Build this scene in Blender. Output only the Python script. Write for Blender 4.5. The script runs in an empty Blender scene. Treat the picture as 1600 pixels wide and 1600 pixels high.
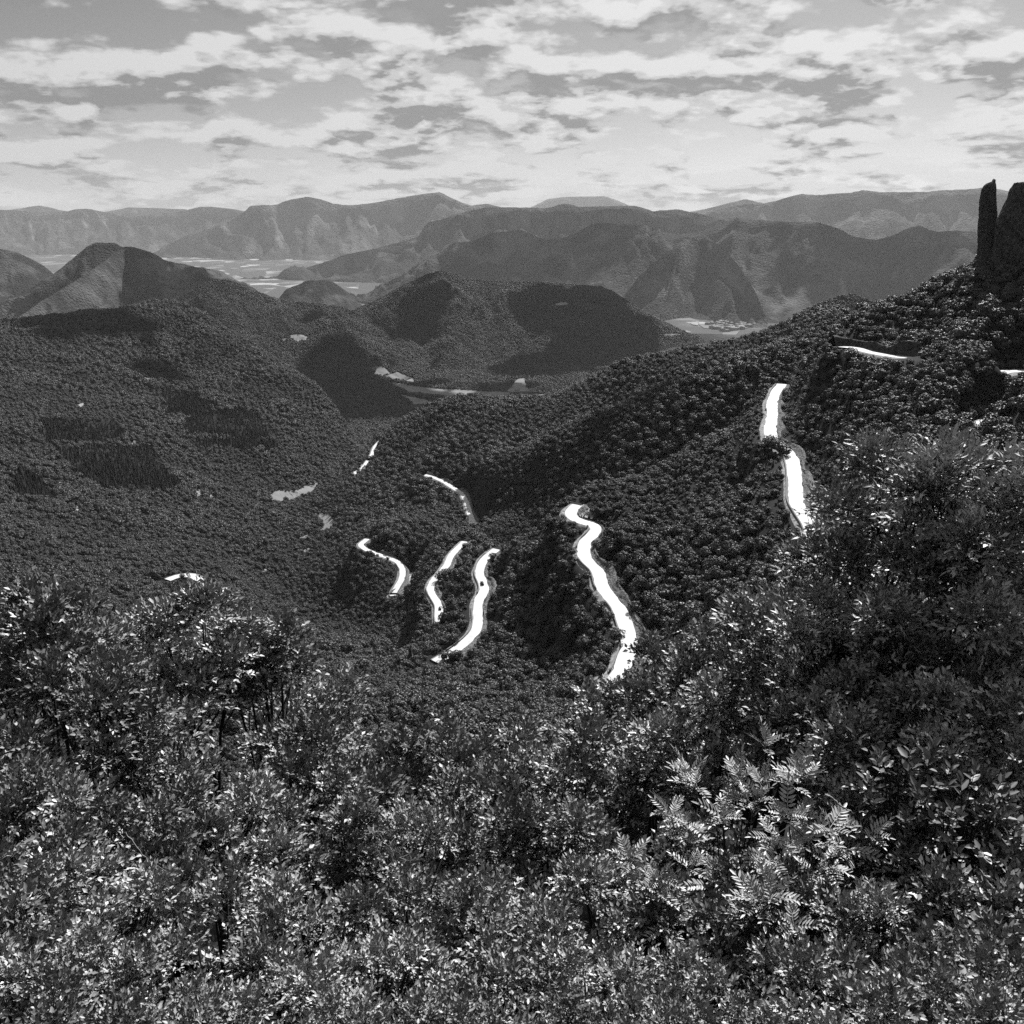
import bpy, math, random
import numpy as np
from mathutils import Vector, Matrix

# ------------------------------------------------------------------ camera
sc = bpy.context.scene
FPX = 1344.0                       # focal length in pixels of a 1600 px wide frame
PITCH = math.atan((800 - 335) / FPX)
cam_d = bpy.data.cameras.new('camera')
cam = bpy.data.objects.new('camera', cam_d)
sc.collection.objects.link(cam)
cam_d.sensor_width = 36.0
cam_d.lens = FPX / 1600.0 * 36.0
cam_d.clip_start = 0.1
cam_d.clip_end = 200000.0
cam.location = (0, 0, 0)
cam.rotation_euler = (math.pi / 2 - PITCH, 0, 0)
sc.camera = cam

# ------------------------------------------------------------------ sky
SUN_EL, SUN_AZ = math.radians(45), math.radians(23)      # azimuth clockwise from +Y (ahead of the camera)
world = bpy.data.worlds.new('World')
sc.world = world
world.use_nodes = True
nt = world.node_tree
nt.nodes.clear()


def N(tree, typ, **kw):
    n = tree.nodes.new(typ)
    for k, v in kw.items():
        if k.startswith('i_'):
            key = k[2:]
            n.inputs[int(key) if key.isdigit() else key.replace('_', ' ')].default_value = v
        else:
            setattr(n, k, v)
    return n


def math_node(tree, op, a, b=None, clamp=False):
    n = tree.nodes.new('ShaderNodeMath')
    n.operation = op
    n.use_clamp = clamp
    for i, v in enumerate((a, b)):
        if v is None:
            continue
        if isinstance(v, (int, float)):
            n.inputs[i].default_value = v
        else:
            tree.links.new(v, n.inputs[i])
    return n.outputs[0]


def ramp(tree, val, stops, interp='LINEAR'):
    n = tree.nodes.new('ShaderNodeValToRGB')
    n.color_ramp.interpolation = interp
    el = n.color_ramp.elements
    while len(el) < len(stops):
        el.new(0.5)
    for e, (p, c) in zip(el, stops):
        e.position = p
        e.color = (c, c, c, 1)
    tree.links.new(val, n.inputs[0])
    return n.outputs[0]


def build_sky():
    L = nt.links.new
    out = N(nt, 'ShaderNodeOutputWorld')
    bg = N(nt, 'ShaderNodeBackground')
    bg.inputs['Strength'].default_value = 0.055
    sky = N(nt, 'ShaderNodeTexSky', sky_type='NISHITA', sun_disc=False)
    sky.sun_elevation = SUN_EL
    sky.sun_rotation = SUN_AZ
    sky.altitude = 1200
    sky.dust_density = 2.0
    # black and white through a red filter: the clear sky shows by its red part
    bw = N(nt, 'ShaderNodeSeparateColor')
    L(sky.outputs[0], bw.inputs[0])
    tc = N(nt, 'ShaderNodeTexCoord')
    sep = N(nt, 'ShaderNodeSeparateXYZ')
    L(tc.outputs['Generated'], sep.inputs[0])
    z = math_node(nt, 'MAXIMUM', sep.outputs[2], 0.0)

    def coords(c, shift):
        inv = math_node(nt, 'DIVIDE', 1.0, math_node(nt, 'ADD', z, c + shift))
        com = N(nt, 'ShaderNodeCombineXYZ')
        L(math_node(nt, 'MULTIPLY', sep.outputs[0], inv), com.inputs[0])
        L(math_node(nt, 'MULTIPLY', sep.outputs[1], inv), com.inputs[1])
        com.inputs[2].default_value = 3.7
        return com.outputs[0]

    def noise(vec, scale, detail, rough, dist=0.0):
        n = N(nt, 'ShaderNodeTexNoise')
        n.inputs['Scale'].default_value = scale
        n.inputs['Detail'].default_value = detail
        n.inputs['Roughness'].default_value = rough
        n.inputs['Distortion'].default_value = dist
        L(vec, n.inputs['Vector'])
        return n.outputs['Fac']
    def density(vec):
        a = math_node(nt, 'MULTIPLY', noise(vec, 3.8, 5, 0.5, 0.0), 0.80)
        p = math_node(nt, 'ABSOLUTE', math_node(nt, 'SUBTRACT', noise(vec, 9.0, 3, 0.5, 0.0), 0.5))
        return math_node(nt, 'ADD', a, math_node(nt, 'MULTIPLY', p, 0.4))
    p0, p1 = coords(0.24, 0.0), coords(0.24, 0.016)
    n0 = density(p0)
    n1 = density(p1)
    big = noise(p0, 1.7, 2, 0.5)
    dens = math_node(nt, 'ADD', n0, math_node(nt, 'MULTIPLY', math_node(nt, 'SUBTRACT', big, 0.5), 0.45))
    cover = ramp(nt, dens, [(0.34, 0.0), (0.45, 1.0)], 'EASE')
    # thick parts seen from below are grey, thin edges and tops carry the sun
    under = math_node(nt, 'SUBTRACT', n1, n0)
    shade = math_node(nt, 'ADD', math_node(nt, 'MULTIPLY', under, 2.6), math_node(nt, 'MULTIPLY', dens, 1.15))
    cloud = ramp(nt, shade, [(0.38, 1.05), (0.50, 0.86), (0.66, 0.42)], 'EASE')
    # clouds towards the sun are lit through, those opposite only from the side
    dot = N(nt, 'ShaderNodeVectorMath', operation='DOT_PRODUCT')
    L(tc.outputs['Generated'], dot.inputs[0])
    dot.inputs[1].default_value = (math.sin(SUN_AZ) * math.cos(SUN_EL), math.cos(SUN_AZ) * math.cos(SUN_EL), math.sin(SUN_EL))
    fwd = math_node(nt, 'POWER', math_node(nt, 'MULTIPLY', math_node(nt, 'ADD', dot.outputs['Value'], 1.0), 0.5), 2.0)
    fwd = math_node(nt, 'ADD', math_node(nt, 'MULTIPLY', fwd, 0.8), 0.3)
    cloudv = math_node(nt, 'MULTIPLY', math_node(nt, 'MULTIPLY', cloud, 12.5), fwd)
    clear = math_node(nt, 'MULTIPLY', bw.outputs[0], 1.25)
    mix = N(nt, 'ShaderNodeMix', data_type='FLOAT')
    L(cover, mix.inputs[0])
    L(clear, mix.inputs[2])
    L(cloudv, mix.inputs[3])
    L(mix.outputs[0], bg.inputs['Color'])
    L(bg.outputs[0], out.inputs[0])


build_sky()

# ------------------------------------------------------------------ sun
SUN_DIR = Vector((math.sin(SUN_AZ) * math.cos(SUN_EL), math.cos(SUN_AZ) * math.cos(SUN_EL), math.sin(SUN_EL)))
sun_d = bpy.data.lights.new('sun', 'SUN')
sun_d.energy = 5.0
sun_d.angle = math.radians(0.53)
sun_d.color = (1, 1, 1)
sun = bpy.data.objects.new('sun', sun_d)
sun.rotation_euler = SUN_DIR.to_track_quat('Z', 'Y').to_euler()
sc.collection.objects.link(sun)

# ------------------------------------------------------------------ exposure
vs = sc.view_settings
vs.view_transform = 'Standard'
vs.look = 'None'
vs.exposure = 0.25
vs.gamma = 1.0
vs.use_curve_mapping = False
sc.render.engine = 'CYCLES'
cy = sc.cycles
cy.use_denoising = False
try:
    cy.denoiser = 'OPENIMAGEDENOISE'
except Exception:
    pass
cy.max_bounces = 5
cy.diffuse_bounces = 0
cy.glossy_bounces = 2
cy.transmission_bounces = 3
cy.volume_bounces = 1
cy.transparent_max_bounces = 8
cy.caustics_reflective = False
cy.caustics_refractive = False
cy.sample_clamp_indirect = 4.0

# ------------------------------------------------------------------ helpers
COL = sc.collection
RNG = np.random.default_rng(7)
CP, SP = math.cos(PITCH), math.sin(PITCH)


def pix_dir(px, py):
    """azimuth and tan(depression) of a pixel of the 1600 px photograph"""
    px = np.asarray(px, float)
    py = np.asarray(py, float)
    x = (px - 800) / FPX
    u = -(py - 800) / FPX
    fy = CP + SP * u
    fz = -SP + CP * u
    h = np.hypot(x, fy)
    return np.arctan2(x, fy), -fz / h


def at(px, py, r):
    a, t = pix_dir(px, py)
    r = np.asarray(r, float)
    return np.stack([np.sin(a) * r, np.cos(a) * r, -t * r], -1)


def at_z(px, py, z):
    a, t = pix_dir(px, py)
    return at(px, py, -np.asarray(z, float) / t)


def project(P):
    P = np.asarray(P, float)
    d = P[..., 1] * CP - P[..., 2] * SP
    u = P[..., 1] * SP + P[..., 2] * CP
    d = np.where(np.abs(d) < 1e-6, 1e-6, d)
    return 800 + FPX * P[..., 0] / d, 800 - FPX * u / d, d


def hash2(ix, iy, seed):
    h = (ix.astype(np.int64) * 374761393 + iy.astype(np.int64) * 668265263 + seed * 974711) & 0x7fffffff
    h = ((h ^ (h >> 13)) * 1274126177) & 0x7fffffff
    h = (h ^ (h >> 16)) & 0xffff
    return h / 65535.0


def vnoise(x, y, seed=0):
    x = np.asarray(x, float)
    y = np.asarray(y, float)
    ix, iy = np.floor(x), np.floor(y)
    fx, fy = x - ix, y - iy
    fx = fx * fx * fx * (fx * (fx * 6 - 15) + 10)
    fy = fy * fy * fy * (fy * (fy * 6 - 15) + 10)
    a, b = hash2(ix, iy, seed), hash2(ix + 1, iy, seed)
    c, d = hash2(ix, iy + 1, seed), hash2(ix + 1, iy + 1, seed)
    return (a + (b - a) * fx) * (1 - fy) + (c + (d - c) * fx) * fy


def fbm(x, y, octs=4, seed=0, rough=0.5):
    s, a, t = 0, 1.0, 0
    for o in range(octs):
        s = s + a * (vnoise(x * 2 ** o, y * 2 ** o, seed + o * 17) - 0.5)
        t += a
        a *= rough
    return s / t * 2


def ridged(x, y, octs=4, seed=0, rough=0.55):
    s, a, t = 0, 1.0, 0
    for o in range(octs):
        s = s + a * (1 - np.abs(2 * vnoise(x * 2 ** o, y * 2 ** o, seed + o * 13) - 1))
        t += a
        a *= rough
    return s / t


def mesh_obj(name, V, F, mat=None, parent=None, smooth=False, mats=None, midx=None):
    me = bpy.data.meshes.new(name)
    V = np.asarray(V, np.float32)
    me.vertices.add(len(V))
    me.vertices.foreach_set('co', V.ravel())
    if isinstance(F, np.ndarray) and F.ndim == 2:
        n, k = F.shape
        me.loops.add(n * k)
        me.loops.foreach_set('vertex_index', F.ravel().astype(np.int32))
        me.polygons.add(n)
        me.polygons.foreach_set('loop_start', np.arange(0, n * k, k, dtype=np.int32))
    else:
        tot = np.array([len(f) for f in F], np.int32)
        me.loops.add(int(tot.sum()))
        me.loops.foreach_set('vertex_index', np.concatenate([np.asarray(f, np.int32) for f in F]))
        me.polygons.add(len(F))
        me.polygons.foreach_set('loop_start', np.concatenate([[0], np.cumsum(tot)[:-1]]).astype(np.int32))
    if smooth:
        me.polygons.foreach_set('use_smooth', np.ones(len(me.polygons), bool))
    for m in (mats or ([mat] if mat else [])):
        me.materials.append(m)
    if midx is not None:
        me.polygons.foreach_set('material_index', np.asarray(midx, np.int32))
    me.update(calc_edges=True)
    me.validate()
    ob = bpy.data.objects.new(name, me)
    COL.objects.link(ob)
    if parent is not None:
        ob.parent = parent
    return ob


def vattr(ob, name, vals):
    a = ob.data.attributes.new(name, 'FLOAT', 'POINT')
    a.data.foreach_set('value', np.asarray(vals, np.float32))


def tag(o, label=None, cat=None, group=None, kind=None):
    if label:
        o['label'] = label
    if cat:
        o['category'] = cat
    if group:
        o['group'] = group
    if kind:
        o['kind'] = kind
    return o


def empty(name, loc=(0, 0, 0), rz=0.0, s=1.0):
    o = bpy.data.objects.new(name, None)
    o.empty_display_size = 0.3
    COL.objects.link(o)
    o.location = loc
    o.rotation_euler = (0, 0, rz)
    o.scale = (s, s, s) if isinstance(s, (int, float)) else s
    return o


def copy_tree(o, parent=None):
    c = o.copy()
    COL.objects.link(c)
    c.parent = parent
    for ch in o.children:
        copy_tree(ch, c)
    return c


def grid_faces(nu, nv):
    i = np.arange((nu - 1) * (nv - 1))
    a = (i // (nv - 1)) * nv + i % (nv - 1)
    return np.stack([a, a + nv, a + nv + 1, a + 1], 1)


# ------------------------------------------------------------------ materials
def mat_base(name):
    m = bpy.data.materials.new(name)
    m.use_nodes = True
    t = m.node_tree
    b = t.nodes['Principled BSDF']
    return m, t, b


def tex_noise(t, vec, scale, detail=4, rough=0.55, dist=0.0):
    n = N(t, 'ShaderNodeTexNoise')
    n.inputs['Scale'].default_value = scale
    n.inputs['Detail'].default_value = detail
    n.inputs['Roughness'].default_value = rough
    n.inputs['Distortion'].default_value = dist
    if vec is not None:
        t.links.new(vec, n.inputs['Vector'])
    return n.outputs['Fac']


def mixf(t, fac, a, b):
    n = N(t, 'ShaderNodeMix', data_type='FLOAT')
    for i, v in ((0, fac), (2, a), (3, b)):
        if isinstance(v, (int, float)):
            n.inputs[i].default_value = v
        else:
            t.links.new(v, n.inputs[i])
    return n.outputs[0]


def bump(t, b, h, strength, dist):
    n = N(t, 'ShaderNodeBump')
    n.inputs['Strength'].default_value = strength
    n.inputs['Distance'].default_value = dist
    t.links.new(h, n.inputs['Height'])
    t.links.new(n.outputs[0], b.inputs['Normal'])


def mountain_material(name, forest, rock, tree_scale, rock_amt, bump_d):
    """wooded mountain: dark woods with a canopy grain, open turf and pale rock where it is steep"""
    m, t, b = mat_base(name)
    co = N(t, 'ShaderNodeTexCoord').outputs['Object']
    vor = N(t, 'ShaderNodeTexVoronoi')
    vor.inputs['Scale'].default_value = tree_scale
    t.links.new(co, vor.inputs['Vector'])
    grain = ramp(t, vor.outputs['Distance'], [(0.05, 1.3), (0.75, 0.55)])
    patch = tex_noise(t, co, tree_scale * 0.045, 8, 0.66, 0.4)
    turf = ramp(t, patch, [(0.50, 0.0), (0.64, 1.0)])
    streak = N(t, 'ShaderNodeMapping')
    streak.inputs['Scale'].default_value = (1, 1, 0.25)
    t.links.new(co, streak.inputs['Vector'])
    rn = tex_noise(t, streak.outputs[0], tree_scale * 0.08, 6, 0.65)
    geo = N(t, 'ShaderNodeNewGeometry')
    sepn = N(t, 'ShaderNodeSeparateXYZ')
    t.links.new(geo.outputs['Normal'], sepn.inputs[0])
    steep = ramp(t, sepn.outputs[2], [(0.55, 1.0), (0.80, 0.0)])
    rk = math_node(t, 'MULTIPLY', steep, ramp(t, rn, [(0.44, 0.0), (0.62, 1.0)]), True)
    rk2 = math_node(t, 'MULTIPLY', ramp(t, rn, [(0.66, 0.0), (0.74, 1.0)]), 0.5, True)
    rk = math_node(t, 'MULTIPLY', math_node(t, 'MAXIMUM', rk, rk2), rock_amt, True)
    base = math_node(t, 'MULTIPLY', grain, forest)
    base = mixf(t, turf, base, forest * 2.8)
    base = mixf(t, rk, base, rock)
    t.links.new(base, b.inputs['Base Color'])
    b.inputs['Roughness'].default_value = 0.95
    b.inputs['Specular IOR Level'].default_value = 0.1
    hh = math_node(t, 'ADD', math_node(t, 'MULTIPLY', vor.outputs['Distance'], -1.0), math_node(t, 'MULTIPLY', rn, 1.5))
    bump(t, b, hh, 0.9, bump_d)
    return m


def simple_noise_material(name, lo, hi, scale, rough=0.9, detail=6, bump_d=0.0, spec=0.3):
    m, t, b = mat_base(name)
    co = N(t, 'ShaderNodeTexCoord').outputs['Object']
    n = tex_noise(t, co, scale, detail, 0.6)
    t.links.new(ramp(t, n, [(0.3, lo), (0.7, hi)]), b.inputs['Base Color'])
    b.inputs['Roughness'].default_value = rough
    b.inputs['Specular IOR Level'].default_value = spec
    if bump_d:
        bump(t, b, n, 1.0, bump_d)
    return m


def leaf_material(name, lo, hi, rough, trans, spec=0.5, skew=0.5):
    """leaf tone varies from leaf to leaf (attribute 'tone'); light passes through the blade"""
    m, t, b = mat_base(name)
    at_ = N(t, 'ShaderNodeAttribute', attribute_name='tone')
    oi = N(t, 'ShaderNodeObjectInfo')
    f = math_node(t, 'ADD', math_node(t, 'MULTIPLY', at_.outputs['Fac'], 0.6), math_node(t, 'MULTIPLY', oi.outputs['Random'], 0.4))
    col = ramp(t, f, [(0.0, lo), (0.5, lo + (hi - lo) * skew), (1.0, hi)])
    t.links.new(col, b.inputs['Base Color'])
    b.inputs['Roughness'].default_value = rough
    b.inputs['Specular IOR Level'].default_value = spec
    if trans > 0:
        tr = N(t, 'ShaderNodeBsdfTranslucent')
        t.links.new(col, tr.inputs['Color'])
        mx = N(t, 'ShaderNodeMixShader')
        mx.inputs[0].default_value = trans
        t.links.new(b.outputs[0], mx.inputs[1])
        t.links.new(tr.outputs[0], mx.inputs[2])
        t.links.new(mx.outputs[0], t.nodes['Material Output'].inputs['Surface'])
    return m


M = {}
M['far'] = mountain_material('far_mountain', 0.05, 0.30, 0.02, 0.7, 25)
M['mid'] = mountain_material('mid_mountain', 0.042, 0.26, 0.045, 0.6, 14)
M['hill'] = mountain_material('wooded_hill', 0.040, 0.22, 0.09, 0.35, 7)
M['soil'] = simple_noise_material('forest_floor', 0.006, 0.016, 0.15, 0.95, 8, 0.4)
M['road'] = simple_noise_material('pale_road', 0.58, 0.84, 0.25, 0.7, 6)
M['verge'] = simple_noise_material('chalky_verge', 0.08, 0.48, 0.7, 0.95, 8, 0.3)
M['parapet'] = simple_noise_material('parapet_stone', 0.16, 0.34, 1.2, 0.9)
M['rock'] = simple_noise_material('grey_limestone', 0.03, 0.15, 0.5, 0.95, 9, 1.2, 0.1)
M['cliff'] = simple_noise_material('pale_cutting_rock', 0.02, 0.36, 0.9, 0.95, 10, 1.5)
M['field'] = simple_noise_material('stubble_field', 0.15, 0.25, 0.02, 0.95)
M['field_pale'] = simple_noise_material('mown_field', 0.26, 0.42, 0.02, 0.95)
M['bark'] = simple_noise_material('bark', 0.03, 0.07, 9.0, 0.9)
M['bark_pale'] = simple_noise_material('pale_dry_bark', 0.30, 0.5, 9.0, 0.8)
M['leaf_forest'] = leaf_material('forest_leaf', 0.008, 0.11, 0.55, 0.05, 0.65, 0.3)
M['leaf_oak'] = leaf_material('dark_oak_leaf', 0.005, 0.045, 0.5, 0.05, 0.75)
M['leaf_conifer'] = leaf_material('conifer_needles', 0.022, 0.065, 0.7, 0.1, 0.2)
M['leaf_bush'] = leaf_material('bush_leaf', 0.03, 0.85, 0.46, 0.04, 1.0, 0.24)
M['leaf_long'] = leaf_material('long_leaf', 0.04, 0.92, 0.48, 0.05, 1.0, 0.4)
M['leaf_ash'] = leaf_material('ash_leaf', 0.30, 0.80, 0.48, 0.05, 1.0)
M['leaf_broad'] = leaf_material('broad_leaf', 0.04, 0.36, 0.46, 0.05, 1.0, 0.3)
M['plaster'] = simple_noise_material('house_plaster', 0.45, 0.65, 0.2, 0.9)
M['tile_roof'] = simple_noise_material('clay_tile_roof', 0.20, 0.34, 0.5, 0.9)
M['window'] = simple_noise_material('dark_window', 0.02, 0.03, 1.0, 0.2)
M['car_paint'] = simple_noise_material('dark_car_paint', 0.02, 0.03, 1.0, 0.25)
M['car_pale'] = simple_noise_material('grey_car_paint', 0.10, 0.12, 1.0, 0.25)
M['rubber'] = simple_noise_material('tyre_rubber', 0.01, 0.015, 1.0, 0.8)
M['cloud'] = simple_noise_material('cloud_water', 0.85, 0.9, 0.002, 1.0)
M['valley'], _t, _b = mat_base('valley_fields')


def valley_nodes():
    co = N(_t, 'ShaderNodeTexCoord').outputs['Object']
    mp = N(_t, 'ShaderNodeMapping')
    mp.inputs['Rotation'].default_value = (0, 0, 0.5)
    mp.inputs['Scale'].default_value = (1, 0.45, 1)
    _t.links.new(co, mp.inputs['Vector'])
    v = N(_t, 'ShaderNodeTexVoronoi')
    v.inputs['Scale'].default_value = 0.0042
    _t.links.new(mp.outputs[0], v.inputs['Vector'])
    sp = N(_t, 'ShaderNodeSeparateColor')
    _t.links.new(v.outputs['Color'], sp.inputs[0])
    plots = ramp(_t, sp.outputs[0], [(0.0, 0.05), (0.45, 0.09), (0.62, 0.17), (0.8, 0.30), (0.93, 0.42)], 'CONSTANT')
    woods = ramp(_t, tex_noise(_t, co, 0.0011, 7, 0.6), [(0.48, 0.0), (0.53, 1.0)])
    _t.links.new(mixf(_t, woods, plots, 0.05), _b.inputs['Base Color'])
    _b.inputs['Roughness'].default_value = 0.95


valley_nodes()

# ------------------------------------------------------------------ valley ground, reaching the horizon
VZ = -850.0


def build_ground():
    rr = np.concatenate([[0, 2500], np.geomspace(3600, 60000, 40)])
    aa = np.linspace(-math.pi, math.pi, 121)
    A, R = np.meshgrid(aa, rr, indexing='ij')
    Z = np.full_like(R, VZ)
    V = np.stack([np.sin(A) * R, np.cos(A) * R, Z], -1).reshape(-1, 3)
    g = mesh_obj('ground', V, grid_faces(len(aa), len(rr))[:, ::-1].copy(), M['valley'])
    tag(g, 'patchwork of pale fields on the far valley floor', kind='structure')


build_ground()


# ------------------------------------------------------------------ mountains and hills, far to near
def mountain(name, crest, r, mat, label, zb=VZ, width=2.3, back=1.6, du=3.0, rows=46, rough=0.16, lam=0.55, jag=0.006, seed=1, power=1.5, cap=None, cliff=0.0):
    """a ridge: crest points (px, py[, range]), falling towards and away from the viewer to zb, with gullies running downhill"""
    c = np.array([(p[0], p[1], p[2] if len(p) > 2 else r) for p in crest], float)
    n = max(8, int((c[-1, 0] - c[0, 0]) / du))
    u = np.linspace(c[0, 0], c[-1, 0], n)
    py = np.interp(u, c[:, 0], c[:, 1])
    k = np.array([.25, .5, .25])
    if n > 30:
        py[1:-1] = np.convolve(py, k, 'same')[1:-1]
    rr = np.interp(u, c[:, 0], c[:, 2])
    P = at(u, py, rr)
    H = np.maximum(P[:, 2] - zb, 10)
    Hm = H.max()
    s1 = np.linspace(1, 0, rows) ** 1.25
    s2 = -np.linspace(0, 1, 12)[1:]
    s = np.concatenate([s1, s2])
    rad = P[:, :2] / np.linalg.norm(P[:, :2], axis=1, keepdims=True)
    W = np.where(s >= 0, width, back)[None, :] * (0.35 * H[:, None] + 0.65 * Hm * (H[:, None] / Hm) ** 0.5)
    if cap:
        W = np.minimum(W, cap)
    S = np.broadcast_to(s[None, :], W.shape)
    dist = -S * W
    lat = np.arctan2(P[:, 0], P[:, 1]) * r
    X = P[:, 0:1] + rad[:, 0:1] * dist
    Y = P[:, 1:2] + rad[:, 1:2] * dist
    a = np.abs(S)
    prof = (1 - a) ** power
    if cliff:
        edge = 0.05 + 0.05 * vnoise(lat / (Hm * 0.4), lat * 0, seed + 2)[:, None]
        ck = np.clip((a - edge) / 0.035, 0, 1)
        prof = prof - cliff * ck * (0.35 + 0.9 * vnoise(lat / (Hm * 0.9), lat * 0, seed + 4))[:, None] * (1 - a) ** 2
        e2 = 0.30 + 0.10 * vnoise(lat / (Hm * 0.5), lat * 0, seed + 6)[:, None]
        prof = prof - cliff * 0.5 * np.clip((a - e2) / 0.04, 0, 1) * vnoise(lat / (Hm * 0.7), lat * 0 + 5, seed + 8)[:, None] * (1 - a) ** 2
    gx = lat[:, None] / (Hm * lam) + 0.5 * fbm(X / Hm, Y / Hm, 3, seed + 5)
    gul = ridged(gx, np.abs(dist) / (Hm * 2.2) + seed * 7.3, 5, seed)
    env = np.clip(a * 5, 0, 1) ** 0.8 * (1 - a) ** 0.6
    Z = zb + H[:, None] * prof + (gul - 0.62) * Hm * rough * 2.2 * env
    Z += fbm(X / (Hm * 0.18), Y / (Hm * 0.18), 4, seed + 3) * Hm * 0.035 * np.clip(a * 8, 0, 1)
    Z += (fbm(lat / (Hm * 0.05), lat * 0, 3, seed + 9) * Hm * jag)[:, None] * np.clip(1 - a * 6, 0, 1)
    Z = np.where(a > 0.97, np.minimum(Z, zb - 5), Z)
    V = np.stack([X, Y, Z], -1).reshape(-1, 3)
    ob = mesh_obj(name, V, grid_faces(n, len(s)), mat, smooth=True)
    tag(ob, label, kind='structure')
    HILL_ROWS[ob.name] = (rows, len(s))
    return ob


HILL_ROWS = {}
HILL_CLEAR = [[(451, 525), (460, 522), (474, 523), (481, 527), (478, 532), (466, 534), (456, 530)], [(438, 530), (448, 528), (446, 534)], [(864, 477), (872, 473), (884, 472), (888, 475), (878, 478)], [(1030, 523), (1045, 521), (1066, 522), (1062, 524), (1040, 525)]]
FAR = [
    ('mountain', [(825, 326), (840, 319), (855, 311), (885, 307.5), (945, 306.5), (965, 313), (982, 321), (1000, 327)], 39000, 'far', 'palest flat-topped mountain on the horizon behind the central plateau', dict(seed=11, rough=0.30, cliff=0.20)),
    ('mountain', [(-60, 333), (0, 330), (35, 325), (60, 321), (78, 324), (92, 328), (130, 334), (165, 331), (200, 324), (240, 325), (290, 327), (330, 333), (380, 338), (420, 345)], 31000, 'far', 'pale low range on the horizon behind the left mountains', dict(seed=12, rough=0.30, cliff=0.20)),
    ('mountain', [(1010, 330), (1060, 334), (1100, 327), (1140, 317), (1165, 311), (1190, 317), (1230, 325), (1280, 330)], 27000, 'far', 'pale rounded peak on the horizon left of the right range', dict(seed=13, rough=0.30, cliff=0.20)),
    ('mountain', [(-80, 326), (20, 328), (60, 331), (100, 331), (118, 327), (138, 326), (160, 331), (205, 338), (235, 336), (260, 332), (285, 330), (312, 323), (330, 323), (360, 326), (388, 331), (430, 342), (480, 356)], 24500, 'far', 'hazy grey range on the left behind the valley fields', dict(seed=14, rough=0.30, cliff=0.20)),
    ('mountain', [(1080, 335), (1120, 327), (1165, 318), (1192, 318), (1215, 313), (1235, 307), (1252, 303), (1275, 305), (1300, 303), (1328, 301), (1350, 297), (1372, 300), (1420, 300), (1445, 300), (1475, 297), (1510, 296), (1535, 293), (1560, 295), (1580, 299), (1640, 304), (1700, 312)], 19500, 'far', 'long hazy range on the right behind the rock pinnacle', dict(seed=15, rough=0.30, cliff=0.20)),
    ('mountain', [(230, 400), (290, 368), (330, 356), (360, 345), (383, 330), (390, 322), (410, 320), (432, 320), (442, 315), (462, 310), (482, 307), (500, 311), (520, 318), (545, 321), (575, 318), (605, 313), (635, 307), (662, 303), (688, 300), (694, 303), (702, 308), (718, 315), (736, 321), (760, 318), (776, 322), (830, 335), (900, 345)], 20500, 'far', 'broad hazy plateau with two pale summits behind the left valley', dict(seed=16, rough=0.30, cliff=0.20)),
    ('mountain', [(380, 470), (420, 440), (450, 426), (500, 412), (540, 398), (585, 388), (630, 377), (655, 368), (663, 352), (672, 345), (690, 342), (705, 336), (735, 329), (760, 323.5), (800, 324), (860, 324.5), (876, 319), (888, 318), (905, 323), (940, 322), (992, 321), (1005, 325), (1020, 330), (1042, 328), (1060, 327), (1085, 332), (1110, 337), (1160, 341), (1205, 344), (1245, 346), (1275, 346), (1300, 356), (1345, 372), (1400, 390), (1480, 410)], 13000, 'mid', 'long grey plateau with cliff step across the middle distance', dict(seed=17, rough=0.30, cliff=0.26)),
    ('mountain', [(530, 490), (560, 468), (600, 443), (650, 415), (690, 394), (710, 380), (740, 376), (765, 364), (790, 362), (815, 359), (830, 366), (850, 374), (880, 372), (900, 364), (925, 350), (945, 347), (962, 350), (985, 352), (1008, 352), (1030, 362), (1060, 367), (1095, 362), (1125, 350), (1150, 340), (1180, 343), (1230, 346), (1276, 347), (1300, 354), (1318, 360), (1330, 369), (1368, 375), (1395, 368), (1415, 358), (1436, 352), (1450, 358), (1462, 362), (1490, 361), (1515, 360), (1535, 366), (1600, 380), (1680, 400)], 9300, 'mid', 'dark wooded mountain chain below the plateau in the middle distance', dict(seed=18, rough=0.32, lam=0.8, power=1.25, cliff=0.16)),
    ('mountain', [(960, 480, 7900), (1000, 430, 8000), (1040, 395, 8200), (1075, 370, 8600), (1095, 366, 8800), (1120, 380, 8400), (1150, 410, 8000), (1180, 455, 7600), (1200, 500, 7400)], 8000, 'mid', 'lit wooded spur running down to the far town', dict(seed=28, rough=0.32, lam=0.6, power=1.2, width=1.3)),
    ('hill', [(-90, 370), (-40, 380), (24, 393), (42, 401), (66, 414), (100, 440), (130, 470)], 6200, 'hill', 'dark hill slope at the far left edge', dict(seed=19, rough=0.14, zb=-700)),
    ('hill', [(410, 490), (438, 464), (446, 452), (470, 443), (480, 437.5), (508, 438), (522, 441), (545, 458), (562, 474), (590, 495)], 6400, 'hill', 'small isolated dark wooded knoll in front of the valley fields', dict(seed=20, rough=0.1, zb=-760)),
    ('hill', [(-60, 520), (0, 478), (24, 466), (60, 444), (95, 420), (120, 398), (138, 384), (148, 379), (170, 379), (182, 380), (190, 386), (205, 385), (225, 391), (245, 399), (258, 407), (285, 412), (310, 418), (345, 423), (365, 435), (390, 448), (412, 462), (440, 485), (470, 510)], 5200, 'hill', 'dark twin-topped wooded hill on the left', dict(seed=21, rough=0.3, zb=-650, lam=0.9, power=1.2)),
    ('hill', [(-80, 560, 4000), (24, 500, 4150), (60, 473, 4300), (100, 449, 4500), (140, 425, 4700), (180, 395, 5000), (196, 388, 5100), (215, 420, 4850), (240, 470, 4500)], 4600, 'hill', 'shaded spur below the twin-topped hill on the left', dict(seed=22, rough=0.1, zb=-650, width=1.4, power=1.2)),
]
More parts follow.
